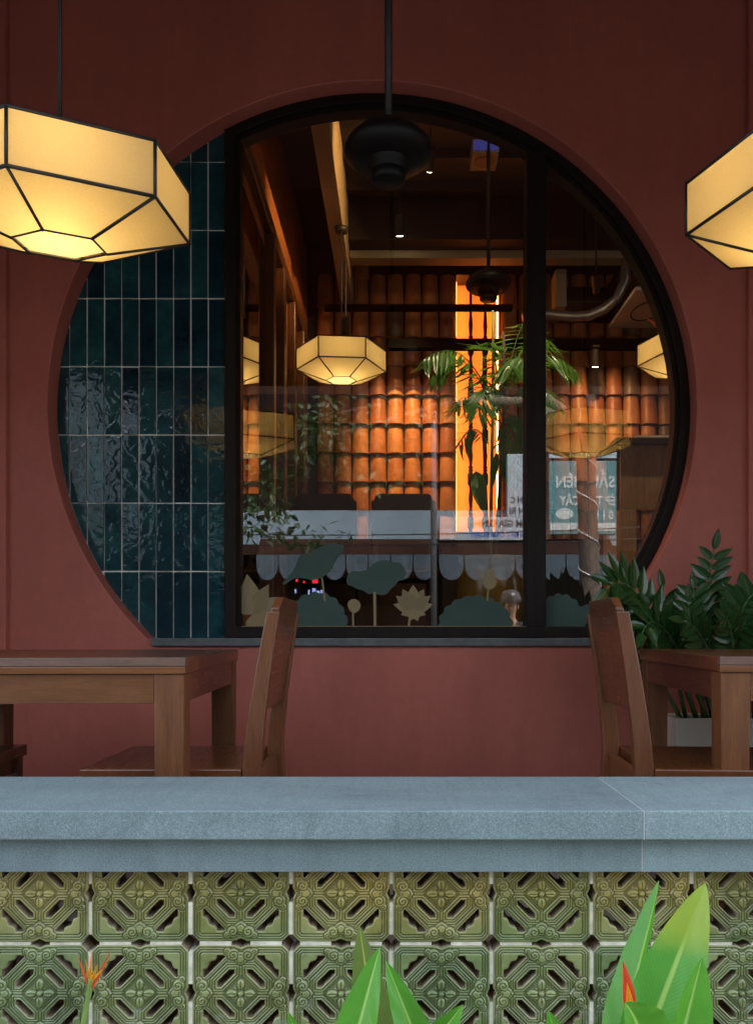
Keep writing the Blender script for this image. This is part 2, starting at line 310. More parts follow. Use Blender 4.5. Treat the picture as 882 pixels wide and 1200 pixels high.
# ------------------------------------------------------------------ mesh helpers
class G:
    def __init__(s): s.v = []; s.f = []; s.uv = None
    def add(s, vs, fs):
        n = len(s.v); s.v += [tuple(p) for p in vs]; s.f += [tuple(i + n for i in f) for f in fs]; return s
    def box(s, x0, x1, y0, y1, z0, z1):
        return s.add([(x0,y0,z0),(x1,y0,z0),(x1,y1,z0),(x0,y1,z0),(x0,y0,z1),(x1,y0,z1),(x1,y1,z1),(x0,y1,z1)],
                     [(3,2,1,0),(4,5,6,7),(0,1,5,4),(1,2,6,5),(2,3,7,6),(3,0,4,7)])
    def hexa(s, b, t):           # two quads (4 points each), bottom and top
        return s.add(list(b) + list(t), [(3,2,1,0),(4,5,6,7),(0,1,5,4),(1,2,6,5),(2,3,7,6),(3,0,4,7)])
    def prism_y(s, poly, y0, y1):   # polygon in (x, z), extruded along y
        n = len(poly)
        vs = [(p[0], y0, p[1]) for p in poly] + [(p[0], y1, p[1]) for p in poly]
        a = sum(poly[i][0]*poly[(i+1)%n][1] - poly[(i+1)%n][0]*poly[i][1] for i in range(n))
        fs = [tuple(range(n)), tuple(range(2*n-1, n-1, -1))] + [((i+1)%n, i, i+n, (i+1)%n+n) for i in range(n)]
        if a < 0: fs = [tuple(reversed(f)) for f in fs]
        return s.add(vs, fs)
    def prism_x(s, poly, x0, x1):   # polygon in (y, z)
        n = len(poly)
        vs = [(x0, p[0], p[1]) for p in poly] + [(x1, p[0], p[1]) for p in poly]
        fs = [tuple(range(n-1, -1, -1)), tuple(range(n, 2*n))] + [(i, (i+1)%n, (i+1)%n+n, i+n) for i in range(n)]
        return s.add(vs, fs)
    def tube(s, pts, rad, n=8, cap=True):
        pts = [Vector(p) for p in pts]; m = len(pts)
        if isinstance(rad, (int, float)): rad = [rad] * m
        vs = []; up = None
        for i, p in enumerate(pts):
            d = (pts[min(i+1, m-1)] - pts[max(i-1, 0)]).normalized()
            if up is None: up = Vector((0,0,1)) if abs(d.z) < 0.9 else Vector((1,0,0))
            a = d.cross(up).normalized(); b = a.cross(d).normalized(); up = b
            vs += [p + (a*math.cos(2*math.pi*k/n) + b*math.sin(2*math.pi*k/n)) * rad[i] for k in range(n)]
        fs = [(i*n+k, i*n+(k+1)%n, (i+1)*n+(k+1)%n, (i+1)*n+k) for i in range(m-1) for k in range(n)]
        if cap: fs += [tuple(range(n-1, -1, -1)), tuple(range((m-1)*n, m*n))]
        return s.add(vs, fs)
    def lathe(s, prof, c=(0,0,0), n=24):
        vs = [(c[0]+r*math.cos(2*math.pi*k/n), c[1]+r*math.sin(2*math.pi*k/n), c[2]+z) for r, z in prof for k in range(n)]
        m = len(prof)
        fs = [(i*n+k, i*n+(k+1)%n, (i+1)*n+(k+1)%n, (i+1)*n+k) for i in range(m-1) for k in range(n)]
        fs += [tuple(range(n-1, -1, -1)), tuple(range((m-1)*n, m*n))]
        return s.add(vs, fs)
def total_loc(o):
    t = Vector((0, 0, 0))
    while o is not None: t += o.location; o = o.parent
    return t
def obj(name, g, mat, parent=None, smooth=False, local=False, bevel=0, solid=0):
    me = bpy.data.meshes.new(name)
    me.from_pydata(g.v, [], g.f); me.update()
    if g.uv:
        l = me.uv_layers.new(name='UVMap')
        for i, lp in enumerate(me.loops): l.data[i].uv = g.uv[lp.vertex_index]
    if smooth: me.shade_smooth()
    me.materials.append(MATS[mat])
    o = bpy.data.objects.new(name, me); C.objects.link(o)
    if parent is not None:
        o.parent = parent
        if not local: o.location = -total_loc(parent)
    if solid:
        md = o.modifiers.new('thickness', 'SOLIDIFY'); md.thickness = solid; md.offset = 0
    if bevel:
        md = o.modifiers.new('bevel', 'BEVEL'); md.width = bevel; md.segments = 2; md.limit_method = 'ANGLE'; md.angle_limit = R(40)
    return o
def tag(o, label, cat, group=None):
    o['label'] = label; o['category'] = cat
    if group: o['group'] = group
    return o
def struct(name, g, mat, **k):
    o = obj(name, g, mat, **k); o['kind'] = 'structure'; return o
def thing(name, label, cat, loc=(0,0,0), rz=0, group=None):
    o = bpy.data.objects.new(name, None); C.objects.link(o); o.empty_display_size = 0.1
    o.location = loc; o.rotation_euler = (0, 0, rz); return tag(o, label, cat, group)
def copy_tree(o, parent=None):
    c = o.copy(); C.objects.link(c); c.parent = parent
    for ch in list(o.children): copy_tree(ch, c)
    return c
def clip(poly, a, b, c):      # keep a*x + b*z <= c
    out = []
    for i in range(len(poly)):
        p, q = poly[i], poly[(i+1) % len(poly)]
        dp, dq = a*p[0]+b*p[1]-c, a*q[0]+b*q[1]-c
        if dp <= 0: out.append(p)
        if (dp < 0 < dq) or (dq < 0 < dp):
            t = dp/(dp-dq); out.append((p[0]+t*(q[0]-p[0]), p[1]+t*(q[1]-p[1])))
    return out
def clip_rect(poly, x0, x1, z0, z1):
    for a, b, c in ((-1,0,-x0),(1,0,x1),(0,-1,-z0),(0,1,z1)):
        poly = clip(poly, a, b, c)
        if len(poly) < 3: return []
    return poly

# ================================================================== SETTING
YW, YT = 3.30, 3.40             # face of the red wall, plane of the glazed tiles
CX, CZ, RR = -0.106, 1.787, 1.394
CHORD = 0.782
GROUND = -0.45
FIN = 0.77                      # floor inside the restaurant

struct('road', G().box(-60, 60, -60, -2.2, GROUND-0.3, GROUND-0.1), 'asphalt')
struct('bounce_pavement', G().box(-60, 60, -2.2, 0.2, GROUND-0.3, GROUND+0.03), 'bounce_pavement')  # unseen strip, added to bounce light onto the breeze blocks
struct('planting_bed', G().box(-6, 6, 0.2, 1.56, GROUND-0.3, GROUND+0.05), 'soil')
struct('terrace_floor', G().box(-2.6, 2.8, 1.63, 3.5, GROUND-0.3, 0.0), 'floor_tile')
struct('terrace_ceiling', G().box(-2.6, 2.8, 1.50, 3.5, 3.9, 4.35), 'terrace_ceiling')

# ---- restaurant facade (wall with the moon opening)
fac = thing('restaurant_facade', 'dark red plastered wall with a big round moon window', 'wall', (CX, YW, 0))
def circ(n=160, r=RR): return [(CX + r*math.cos(2*math.pi*i/n), CZ + r*math.sin(2*math.pi*i/n)) for i in range(n)]
def moon_poly(r, chord, n=220): return clip(circ(n, r), 0, -1, -chord)
def wall_mesh():
    X0, X1, Z0, Z1 = -2.6, 2.8, -0.2, 4.4
    base = moon_poly(RR, CHORD)
    # add boundary points in the direction of the rectangle's corners
    pc = (CX, CZ)
    angs = [math.atan2(p[1]-pc[1], p[0]-pc[0]) for p in base]
    for cx_, cz_ in ((X0,Z0),(X1,Z0),(X1,Z1),(X0,Z1)): angs.append(math.atan2(cz_-pc[1], cx_-pc[0]))
    a0 = math.atan2(CHORD-CZ, math.sqrt(RR*RR-(CZ-CHORD)**2)); a1 = math.pi - a0 - 2*math.pi
    for k in range(1, 40): angs.append(a1 + (a0-a1)*k/40)
    angs = sorted(set(round(a, 6) for a in angs))
    def hole(a, r, ch):
        c, s = math.cos(a), math.sin(a); t = r
        if s < 0: t = min(t, (ch-CZ)/s)
        return (CX+c*t, CZ+s*t)
    def outer(a):
        c, s = math.cos(a), math.sin(a); t = 1e9
        if c > 1e-9: t = min(t, (X1-CX)/c)
        if c < -1e-9: t = min(t, (X0-CX)/c)
        if s > 1e-9: t = min(t, (Z1-CZ)/s)
        if s < -1e-9: t = min(t, (Z0-CZ)/s)
        return (CX+c*t, CZ+s*t)
    g = G(); n = len(angs); rings = []
    rings.append([(*outer(a), 3.5) for a in angs])
    rings.append([(*outer(a), YW) for a in angs])
    for k in range(5):           # softly rounded arris
        th = k/4*math.pi/2; d = 0.005
        rings.append([(*hole(a, RR+d*(1-math.sin(th)), CHORD-d*(1-math.sin(th))*0.3), YW+d*(1-math.cos(th))) for a in angs])
    rings.append([(*hole(a, RR, CHORD), 3.5) for a in angs])
    vs = [(p[0], p[2], p[1]) for r in rings for p in r]; m = len(rings)
    fs = [(i*n+k, i*n+(k+1)%n, ((i+1)%m)*n+(k+1)%n, ((i+1)%m)*n+k) for i in range(m) for k in range(n)]
    return g.add(vs, fs)
wo = obj('wall', wall_mesh(), 'red_paint', fac)
for p in wo.data.polygons: p.use_smooth = False
obj('pilaster', G().box(-2.2, P(7,0,3.27).x, 3.27, YW+0.01, 0, 3.9), 'red_paint', fac, bevel=0.006)
obj('pilaster', G().box(P(877,0,3.27).x, 2.2, 3.27, YW+0.01, 0, 3.9), 'red_paint', fac, bevel=0.006)
obj('skirting', G().box(P(7,0,3.27).x+0.001, P(877,0,3.27).x-0.001, YW-0.014, YW+0.005, 0, 0.09), 'dark_wood', fac)
obj('sill', G().box(P(179,0,YW).x, P(693,0,YW).x, YW-0.018, 3.44, CHORD-0.032, CHORD+0.002), 'sill_stone', fac, bevel=0.003)
# teal tiles on a bed of pale grout
XF = P(264.5, 0, YT).x
panel_poly = clip(moon_poly(RR+0.004, CHORD), 1, 0, XF)
tp = obj('tile_bed', G().prism_y(panel_poly, YT-0.001, 3.49), 'grout', fac)
colp, rowp = 20.2/F*YT, 79.8/F*YT
joint = 0.0056
zrow0 = P(0, 749.5, YT).z
inner = moon_poly(RR-0.003, CHORD)
for i in range(11):
    for j in range(9):
        x1 = XF - i*colp - joint*0.5; x0 = XF - (i+1)*colp + joint*0.5
        z0 = zrow0 + j*rowp + joint*0.5; z1 = zrow0 + (j+1)*rowp - joint*0.5
        if j == 0: z0 = CHORD + 0.003
        q = clip_rect(inner, x0, x1, z0, z1)
        if len(q) < 3: continue
        ar = abs(sum(q[k][0]*q[(k+1)%len(q)][1]-q[(k+1)%len(q)][0]*q[k][1] for k in range(len(q))))/2
        if ar < 2e-4: continue
        dx, dz = random.uniform(-.0009,.0009), random.uniform(-.0009,.0009)
        q = [(a+dx, b_+dz) for a, b_ in q]
        g = G().prism_y(q, YT-0.008+random.uniform(-.0008,.0008), YT+0.002); ta, tb_ = random.gauss(0,.026), random.gauss(0,.008)
        xm, zm = (x0+x1)/2, (z0+z1)/2; g.v = [(a, y+ta*(a-xm)+tb_*(z-zm) if y < YT else y, z) for a, y, z in g.v]     # laid by hand: each tile tilts a little
        o = obj('tile', g, 'teal_zellige', tp, bevel=0.0012)
# window frame
def ring(r0, r1, y0, y1, aS, aE, n=120):
    vs = []; 
    for i in range(n+1):
        a = aS+(aE-aS)*i/n; c, s = math.cos(a), math.sin(a)
        for r, y in ((r0,y0),(r1,y0),(r1,y1),(r0,y1)): vs.append((CX+r*c, y, CZ+r*s))
    fs = [(i*4+k, i*4+(k+1)%4, (i+1)*4+(k+1)%4, (i+1)*4+k) for i in range(n) for k in range(4)] + [(0,1,2,3), (n*4+3,n*4+2,n*4+1,n*4)]
    return vs, fs
XL1 = P(278, 0, YT).x
a_top = math.acos((XF-CX)/RR); a_bot = math.asin((CHORD-CZ)/RR)
g = G(); g.add(*ring(RR-0.001, RR-0.042, 3.375, 3.47, a_bot, a_top)); fr = obj('window_frame', g, 'frame_wood', fac, bevel=0.003)
g = G(); g.add(*ring(RR-0.040, RR-0.060, 3.398, 3.462, a_bot+0.02, a_top-0.02)); obj('glazing_bead', g, 'frame_wood', fr)
zt = CZ + math.sqrt((RR-0.002)**2 - (XF-CX)**2)
obj('jamb', G().box(XF+0.002, XL1, 3.372, 3.468, CHORD+0.003, zt-0.0), 'frame_wood', fr, bevel=0.003)
obj('glazing_bead', G().box(XL1-0.002, XL1+0.014, 3.40, 3.46, CHORD+0.05, zt), 'frame_wood', fr)
XM0, XM1 = P(617,0,3.37).x, P(639.5,0,3.37).x
obj('mullion', G().box(XM0, XM1, 3.368, 3.474, CHORD+0.05, CZ+math.sqrt((RR-0.03)**2-(XM1-CX)**2)), 'frame_wood', fr, bevel=0.004)
xr = CX + math.sqrt(RR*RR-(CHORD+0.05-CZ)**2)
obj('bottom_rail', G().box(XF+0.002, xr-0.04, 3.370, 3.472, CHORD+0.003, CHORD+0.052), 'frame_wood', fr, bevel=0.004)
obj('bottom_bead', G().box(XL1+0.02, XM0-0.001, 3.395, 3.412, CHORD+0.050, CHORD+0.055), 'decal_beige', fr)
YG = 3.43
gp = moon_poly(RR-0.03, CHORD+0.03)
obj('pane', G().prism_y(clip(clip(gp, 1, 0, XM0+0.02), -1, 0, -(XL1-0.02)), YG, YG+0.0001), 'window_glass', fr)
obj('pane', G().prism_y(clip(gp, -1, 0, -(XM1-0.02)), YG, YG+0.0001), 'window_glass', fr)
# a pane is one sheet of glass: keep only its outer face so that it reflects once
for o in [x for x in C.objects if x.name.startswith('pane')]:
    me = o.data; bm = bmesh.new(); bm.from_mesh(me); bm.faces.ensure_lookup_table()
    f0 = max((f for f in bm.faces if f.calc_center_median().y < YG+0.00002), key=lambda f: f.calc_area())
    bmesh.ops.delete(bm, geom=[f for f in bm.faces if f is not f0], context='FACES'); bm.to_mesh(me); bm.free()
# lotus stickers on the glass
YD = YG - 0.006
def dz(x, y): p = P(x, y, YD); return (p.x, p.z)
zb = CHORD + 0.0535
def sticker(name, pts, mat, y=YD):
    q = clip([dz(*p) for p in pts], 0, -1, -zb)
    q = clip(q, -1, 0, -(XL1+0.0145))
    if len(q) >= 3: obj(name, G().prism_y(q, y, y+0.0012), mat, fr)
def z3(l): return [(260+x/3.15, 400+y/3.15) for x, y in l]
def smoothp(l, k=2):
    for _ in range(k):
        l = [q for i in range(len(l)) for q in ((l[i][0]*.75+l[(i+1)%len(l)][0]*.25, l[i][1]*.75+l[(i+1)%len(l)][1]*.25), (l[i][0]*.25+l[(i+1)%len(l)][0]*.75, l[i][1]*.25+l[(i+1)%len(l)][1]*.75))]
    return l
def scallop(cx, cy, rx, ry, n, amp, a0=0):
    return [(cx+rx*(1-amp+amp*abs(math.sin(n*t/2)))*math.cos(t+a0), cy+ry*(1-amp+amp*abs(math.sin(n*t/2)))*math.sin(t+a0)) for t in [2*math.pi*i/120 for i in range(120)]]
sticker('lotus_leaf_sticker', smoothp(z3([(220,895),(250,865),(272,830),(285,790),(318,782),(345,768),(380,752),(402,742),(430,750),(455,752),(445,780),(432,788),(418,808),(405,838),(385,862),(352,880),(310,876),(275,872),(250,885),(232,900)])), 'decal_leaf')
sticker('stem_sticker', z3([(366,872),(372,872),(384,960),(376,960)]), 'decal_beige', YD-0.0005)
sticker('lotus_leaf_sticker', smoothp(z3([(458,885),(465,862),(482,846),(512,850),(540,842),(555,822),(580,812),(606,806),(628,816),(655,814),(672,832),(680,856),(668,880),(650,884),(640,902),(622,912),(610,934),(584,938),(560,928),(540,936),(522,918),(498,915),(480,902),(466,902)])), 'decal_leaf')
sticker('stem_sticker', z3([(558,925),(568,925),(570,1075),(560,1075)]), 'decal_beige', YD-0.0005)
sticker('lotus_leaf_sticker', scallop(371, 733, 37, 40, 17, 0.07), 'decal_leaf', YD+0.0007)
sticker('lotus_leaf_sticker', scallop(557, 735, 45, 38, 19, 0.07), 'decal_leaf')
sticker('lotus_leaf_sticker', scallop(656, 735, 31, 40, 17, 0.07), 'decal_leaf', YD+0.0007)
sticker('lotus_leaf_sticker', scallop(690, 728, 22, 20, 13, 0.07), 'decal_leaf')
sticker('lotus_bud_sticker', smoothp(z3([(462,972),(470,955),(490,950),(508,960),(513,978),(504,996),(488,1004),(472,996)]),1), 'decal_beige')
sticker('stem_sticker', z3([(480,998),(486,998),(488,1075),(482,1075)]), 'decal_beige', YD-0.0005)
def petals(cx, cy, spec):
    for a, l, wd in spec:
        wd *= 1.3
        d = (math.cos(R(a)), -math.sin(R(a))); nn = (-d[1], d[0])
        pts = [(cx+d[0]*l*t+nn[0]*wd*s*q, cy+d[1]*l*t+nn[1]*wd*s*q) for s, ts in ((1,[i/10 for i in range(11)]), (-1,[1-i/10 for i in range(1,10)])) for t in ts for q in (math.sin(math.pi*min(1,t)**0.8)*(1-0.25*t),)]
        sticker('lotus_petal_sticker', pts, 'decal_beige' if abs(l-27) > 1.6 and abs(a-62) > 3 else 'decal_tan', YD-0.0004*random.random())
petals(484, 714, [(90,29,7.5),(62,27,7),(118,27,7),(38,26,6),(142,26,6),(14,24,5.5),(166,24,5.5),(-25,16,5),(205,16,5),(-68,15,5),(-105,14,5)])
sticker('stem_sticker', [(479,722),(481.5,722),(479,742),(476.5,742)], 'decal_beige', YD-0.0005)
petals(296, 720, [(98,48,11),(62,40,9),(35,36,8),(5,30,8),(-28,26,9),(130,44,10),(-70,24,10)])
sticker('lotus_bud_sticker', smoothp([(573,664),(579,674),(582.5,682),(579,689),(573,691),(567,688),(564.5,681),(568,673)],2), 'decal_beige')
sticker('stem_sticker', [(571.2,689),(573,689),(571.5,704),(569.6,704)], 'decal_beige', YD-0.0005)

# ---- terrace enclosure: canopy edge, plus unseen side walls and roof slab that block light
bld = thing('restaurant_building', 'unseen sun-blocking roof slab and deep canopy edge of the dark red restaurant', 'building', (0, 1.35, GROUND))
obj('canopy_edge', G().box(-2.8, 3.0, 1.32, 1.50, 2.52, 4.35), 'terrace_ceiling', bld)
obj('light_block_wall', G().box(-2.85, -2.6, 1.50, 3.5, GROUND, 4.35), 'red_paint', bld)  # unseen, added so that light reaches the terrace only from the front
obj('light_block_wall', G().box(2.8, 3.05, 1.50, 3.5, GROUND, 4.35), 'red_paint', bld)
obj('sun_block_roof', G().box(-7, 9, 1.4, 9, 4.5, 4.9), 'red_paint', bld)  # unseen thin slab, added to block the sun from above and behind

# ---- interior shell
XI, YB, ZC = -0.82, 7.05, 4.3
NX0, NX1, NZ0, NZ1 = P(534.5,0,YB).x, P(585,0,YB).x, 1.72, P(0,322,YB).z
struct('interior_floor', G().box(XI-0.2, 4.2, 3.5, 7.4, FIN-0.3, FIN), 'dark_wood')
struct('interior_ceiling', G().box(XI-0.2, 4.2, 3.5, 7.4, ZC, ZC+0.18), 'dark_ceiling')
struct('interior_wall_left', G().box(XI-0.12, XI, 3.5, 7.4, FIN, ZC), 'panel_wood')
struct('interior_wall_right', G().box(4.0, 4.2, 3.5, 7.4, FIN, ZC), 'panel_wood')
g = G(); g.box(XI, NX0, YB, YB+0.3, FIN, ZC); g.box(NX1, 4.0, YB, YB+0.3, FIN, ZC)
g.box(NX0, NX1, YB, YB+0.3, FIN, NZ0); g.box(NX0, NX1, YB, YB+0.3, NZ1, ZC)
bw = struct('interior_wall_back', g, 'dark_wood')
obj('niche_back', G().box(NX0, NX1, YB+0.22, YB+0.29, NZ0, NZ1), 'niche_plaster', bw)
# LED strips along both edges of the niche, balusters and cross rails in it
for x0, x1 in ((NX0+0.002, NX0+0.009), (NX1-0.009, NX1-0.002)):
    s = obj('led_strip', G().box(x0, x1, YB+0.10, YB+0.15, NZ0+0.02, NZ1-0.02), 'led_warm'); tag(s, 'warm light strip up the orange niche edge '+('above the dark chairs' if x0 < NX0+0.05 else 'partly covered by the palm'), 'light strip', 'light strips of the niche')
def baluster(x):
    prof = [(0.016,0)]
    z = 0.0; L = NZ1-NZ0; k = 0
    while z < L-0.36:
        prof += [(0.016,z+0.02),(0.030,z+0.04),(0.030,z+0.13),(0.016,z+0.15),(0.024,z+0.165),(0.016,z+0.18),(0.024,z+0.195),(0.014,z+0.21),(0.022,z+0.30),(0.014,z+0.39)]
        z += 0.40
    prof += [(0.016, L)]
    o = obj('baluster', G().lathe(prof, (x, YB+0.02, NZ0), 12), 'dark_wood', smooth=True)
    return o
tag(baluster(P(551.5,0,YB).x), 'dark turned wooden baluster in front of the orange niche, farther from the palm', 'baluster')
tag(baluster(P(568.5,0,YB).x), 'dark turned wooden baluster in front of the orange niche, behind the palm stems', 'baluster')
# dark horizontal rails across the tile wall
for yp, h, x0, x1, lab, yy in ((404, 0.085, P(455,0,6.7).x, 2.9, 'long dark rail across the roof tile wall above the palm', 6.70),
                               (361, 0.04, P(380,0,6.8).x, P(600,0,6.8).x, 'thin brown rail crossing the top of the orange niche', 6.80)):
    z = P(0, yp, yy).z
    tag(obj('wall_rail', G().box(x0, x1, yy-0.04, yy+0.04, z-h/2, z+h/2), 'matte_black', bevel=0.004), lab, 'rail')
# barrel roof tiles hung on the back wall
def tile_mesh():
    g = G(); n = 12; L = 0.315
    for r0, r1, yo in ((0.0775, 0.066, 0.0), (0.066, 0.055, 0.0)):
        for z, r, off in ((0, r0, -0.034), (0.012, r0, -0.034), (L, r1, 0.0)):
            for k in range(n+1):
                a = math.pi*k/n
                g.v.append((r*math.cos(a), off - r*0.80*math.sin(a), z))
    m = n+1
    for s, fl in ((0, False), (3*m, True)):
        for i in range(2):
            for k in range(n):
                f = (s+i*m+k, s+i*m+k+1, s+(i+1)*m+k+1, s+(i+1)*m+k); g.f.append(f[::-1] if not fl else f)
    for k in range(n): g.f.append((k, k+1, 3*m+k+1, 3*m+k))
    return g
tmesh = None
YTL = YB - 0.012
for side in (0, 1):
    for c in range(8 if side == 0 else 13):
        x = (P(535.5,0,6.95).x - 0.0798 - c*0.1596) if side == 0 else (NX1 + 0.082 + c*0.1596)
        if x - 0.08 < XI: continue
        for r in range(10):
            z = 2.689 - 0.2626*4 + r*0.2626 + random.uniform(-.004, .004)
            if z + 0.3 > ZC or z < 1.5: continue
            if tmesh is None:
                o = obj('roof_tile', tile_mesh(), 'roof_tile_clay', bw, smooth=True); tmesh = o.data
                o.modifiers.new('es', 'EDGE_SPLIT').split_angle = R(50)
                first = o
            else:
                o = first.copy(); C.objects.link(o)
            o.location = (x + random.uniform(-.002,.002), YTL, z); o.rotation_euler = (0, random.uniform(-.012,.012), random.uniform(-.03,.03))

# left interior wall: trim boards, posts and a dark mirror panel
lw = bpy.data.objects['interior_wall_left']
zt_ = 3.28
obj('picture_rail', G().box(XI, XI+0.05, 3.5, 6.9, zt_, zt_+0.09), 'post_wood', lw, bevel=0.006)
obj('picture_rail', G().box(XI, XI+0.028, 3.5, 6.9, zt_+0.11, zt_+0.14), 'post_wood', lw, bevel=0.004)
for y in (4.80, 5.25, 5.80, 6.35):
    obj('wall_post', G().box(XI, XI+0.06, y-0.045, y+0.045, FIN, zt_), 'post_wood', lw, bevel=0.008)
for ya, yb in ((3.55, 4.02), (4.05, 4.73)):
    obj('mirror_panel', G().box(XI, XI+0.012, ya, yb, FIN+0.3, zt_-0.12), 'dark_mirror', lw)
# ceiling: beige beam down the room, cross beam, dark beam by the window
def beam(x0, x1, y0, y1, z0, z1, mat, lab): return tag(obj('ceiling_beam', G().box(x0, x1, y0, y1, z0, z1), mat, bevel=0.004), lab, 'beam')
zb_ = 3.95
beam(P(364,0,4.47).x, P(386,0,4.47).x, 3.52, 6.95, 3.75, ZC, 'beige_beam', 'long beige boxed beam running from the window towards the tile wall')
beam(P(386,0,4.47).x+0.003, 3.9, 6.36, 6.50, zb_-0.05, zb_+0.03, 'beige_beam', 'beige cross beam close to the roof tile wall')
beam(P(386,0,4.47).x+0.003, 3.9, 6.18, 6.355, zb_+0.01, ZC, 'dark_wood', 'dark cross beam beside the beige cross beam')
beam(XI, P(364,0,4.47).x-0.004, 4.6, 4.78, zb_-0.02, ZC, 'dark_wood', 'short dark beam between left wooden wall and the long beige beam')
for k, y in enumerate((5.1, 5.55, 5.95)): beam(P(386,0,4.47).x+0.003, 3.9, y, y+0.05, ZC-0.07, ZC, 'dark_wood', ('slim dark ceiling joist nearest the window', 'slim dark ceiling joist midway down the room', 'slim dark ceiling joist nearest the cross beams')[k])

# ------------------------------------------------------------------ hexagonal lamps
def hex_lamp(loc, uv, ztop, watts, label, grp):
    t = thing('hexagonal_lamp', label, 'lamp', loc, 0, grp)
    if not isinstance(uv, tuple): a_ = R(uv); uv = ((0.325*math.cos(a_), 0.325*math.sin(a_)), (0.325*math.cos(a_+R(60)), 0.325*math.sin(a_+R(60))))
    a, b = Vector(uv[0]), Vector(uv[1]); hx = [a, b, b-a, -a, -b, a-b]      # six corners of the shade on plan
    Ro, ri, z1, z2, z3_ = 1.0, 0.35, 0.074, 0.221, 0.25
    def v(r, k, z): return Vector((hx[k % 6].x*r, hx[k % 6].y*r, z))
    for k in range(6):
        for a, b in (((Ro, z1), (Ro, z2)), ((ri, 0), (Ro, z1)), ((Ro, z2), (0.2, z3_))):
            g = G().add([v(a[0],k,a[1]), v(a[0],k+1,a[1]), v(b[0],k+1,b[1]), v(b[0],k,b[1])], [(0,1,2,3)])
            obj('shade_panel' if a[1] < 0.2 else 'lid_panel', g, 'linen_shade' if a[1] < 0.2 else 'shade_lid', t, local=True)
    g = G().add([v(ri-0.012,k,0.006) for k in range(6)], [(0,1,2,3,4,5)]); obj('diffuser', g, 'diffuser', t, local=True)
    g = G(); rr = 0.0048
    for k in range(6):
        for a, b in ((v(Ro,k,z1),v(Ro,k+1,z1)),(v(Ro,k,z2),v(Ro,k+1,z2)),(v(ri,k,0),v(ri,k+1,0)),(v(Ro,k,z1),v(Ro,k,z2)),(v(ri,k,0),v(Ro,k,z1)),(v(Ro,k,z2),v(0.2,k,z3_)),(v(0.2,k,z3_),v(0.2,k+1,z3_))):
            r_ = rr*0.62 if a.z < 0.01 and b.z < 0.01 else rr
            e = (b-a).normalized()*r_*0.5; g.tube([a-e, b+e], r_, 6)
    obj('rib_frame', g, 'dark_metal', t, local=True, smooth=True)
    g = G().tube([(0,0,z3_-0.02),(0,0,ztop-loc[2]-0.03)], 0.006, 8); obj('rod', g, 'dark_metal', t, local=True, smooth=True)
    g = G().lathe([(0.01,-0.035),(0.045,-0.03),(0.05,0.0)], (0,0,ztop-loc[2]-0.0005), 20); obj('ceiling_rose', g, 'dark_metal', t, local=True, smooth=True)
    g = G().lathe([(0.01,0.0),(0.026,0.012),(0.03,0.03),(0.022,0.055),(0.013,0.07)], (0,0,0.20), 14); obj('bulb', g, 'diffuser', t, local=True, smooth=True)
    l = bpy.data.lights.new('lamp_light', 'POINT'); l.energy = watts; l.color = (1.0, 0.80, 0.50); l.shadow_soft_size = 0.03
    lo = bpy.data.objects.new('lamp_light', l); C.objects.link(lo); lo.parent = t; lo.location = (0, 0, 0.195)
    return t
LW = 0.74
hex_lamp((-0.936, 2.135, 1.887), ((-0.023,-0.248), (0.300,-0.113)), 3.9, LW*0.72, 'hexagonal linen lamp hanging over the table beside the teal tiles', 'hexagonal lamps')
hex_lamp((1.145, 2.158, 1.887), ((-0.31,0.06), (-0.214,-0.205)), 3.9, LW*0.72, 'hexagonal linen lamp hanging over the table beside the potted plant', 'hexagonal lamps')
hex_lamp((P(400,0,5.6).x, 5.6, 2.635), 5, 3.7495, LW, 'hexagonal linen lamp inside, hanging from the beige beam', 'hexagonal lamps')
hex_lamp((2.04, 5.45, 2.635), -10, ZC, LW, 'hexagonal linen lamp inside, hanging beyond the host stand', 'hexagonal lamps')

# ------------------------------------------------------------------ fans' housings
def fan(loc, ztop, label, s=1.0):
    t = thing('fan_housing', label, 'fan', loc, 0)
    g = G().lathe([(0.05,0),(0.055*s,0.006),(0.058*s,0.03),(0.048*s,0.034),(0.066*s,0.038),(0.068*s,0.06),(0.080*s,0.066)], (0,0,0), 32); obj('switch_cup', g, 'black_plastic', t, local=True, smooth=True)
    g = G().lathe([(0.06*s,0.06),(0.115*s,0.068),(0.142*s,0.088),(0.146*s,0.104),(0.140*s,0.120),(0.112*s,0.150),(0.07*s,0.166),(0.03,0.175)], (0,0,0), 40); obj('motor_shell', g, 'black_plastic', t, local=True, smooth=True)
    g = G().lathe([(0.028,0.17),(0.026,0.20),(0.013,0.215)], (0,0,0), 16); obj('collar', g, 'black_plastic', t, local=True, smooth=True)
    g = G().tube([(0,0,0.2),(0,0,ztop-loc[2]-0.02)], 0.0125, 12); obj('rod', g, 'dark_metal', t, local=True, smooth=True)
    g = G().lathe([(0.02,-0.06),(0.055,-0.05),(0.06,0.0)], (0,0,ztop-loc[2]-0.0005), 20); obj('ceiling_rose', g, 'dark_metal', t, local=True, smooth=True)
fan((P(455,0,2.55).x, 2.55, P(0,214,2.55).z), 3.9, 'black round ceiling fan housing hanging on a rod in front of the moon window')
fan((P(572,0,4.9).x, 4.9, P(0,352,4.9).z), ZC, 'black round fan housing on a thin rod indoors before the orange niche')

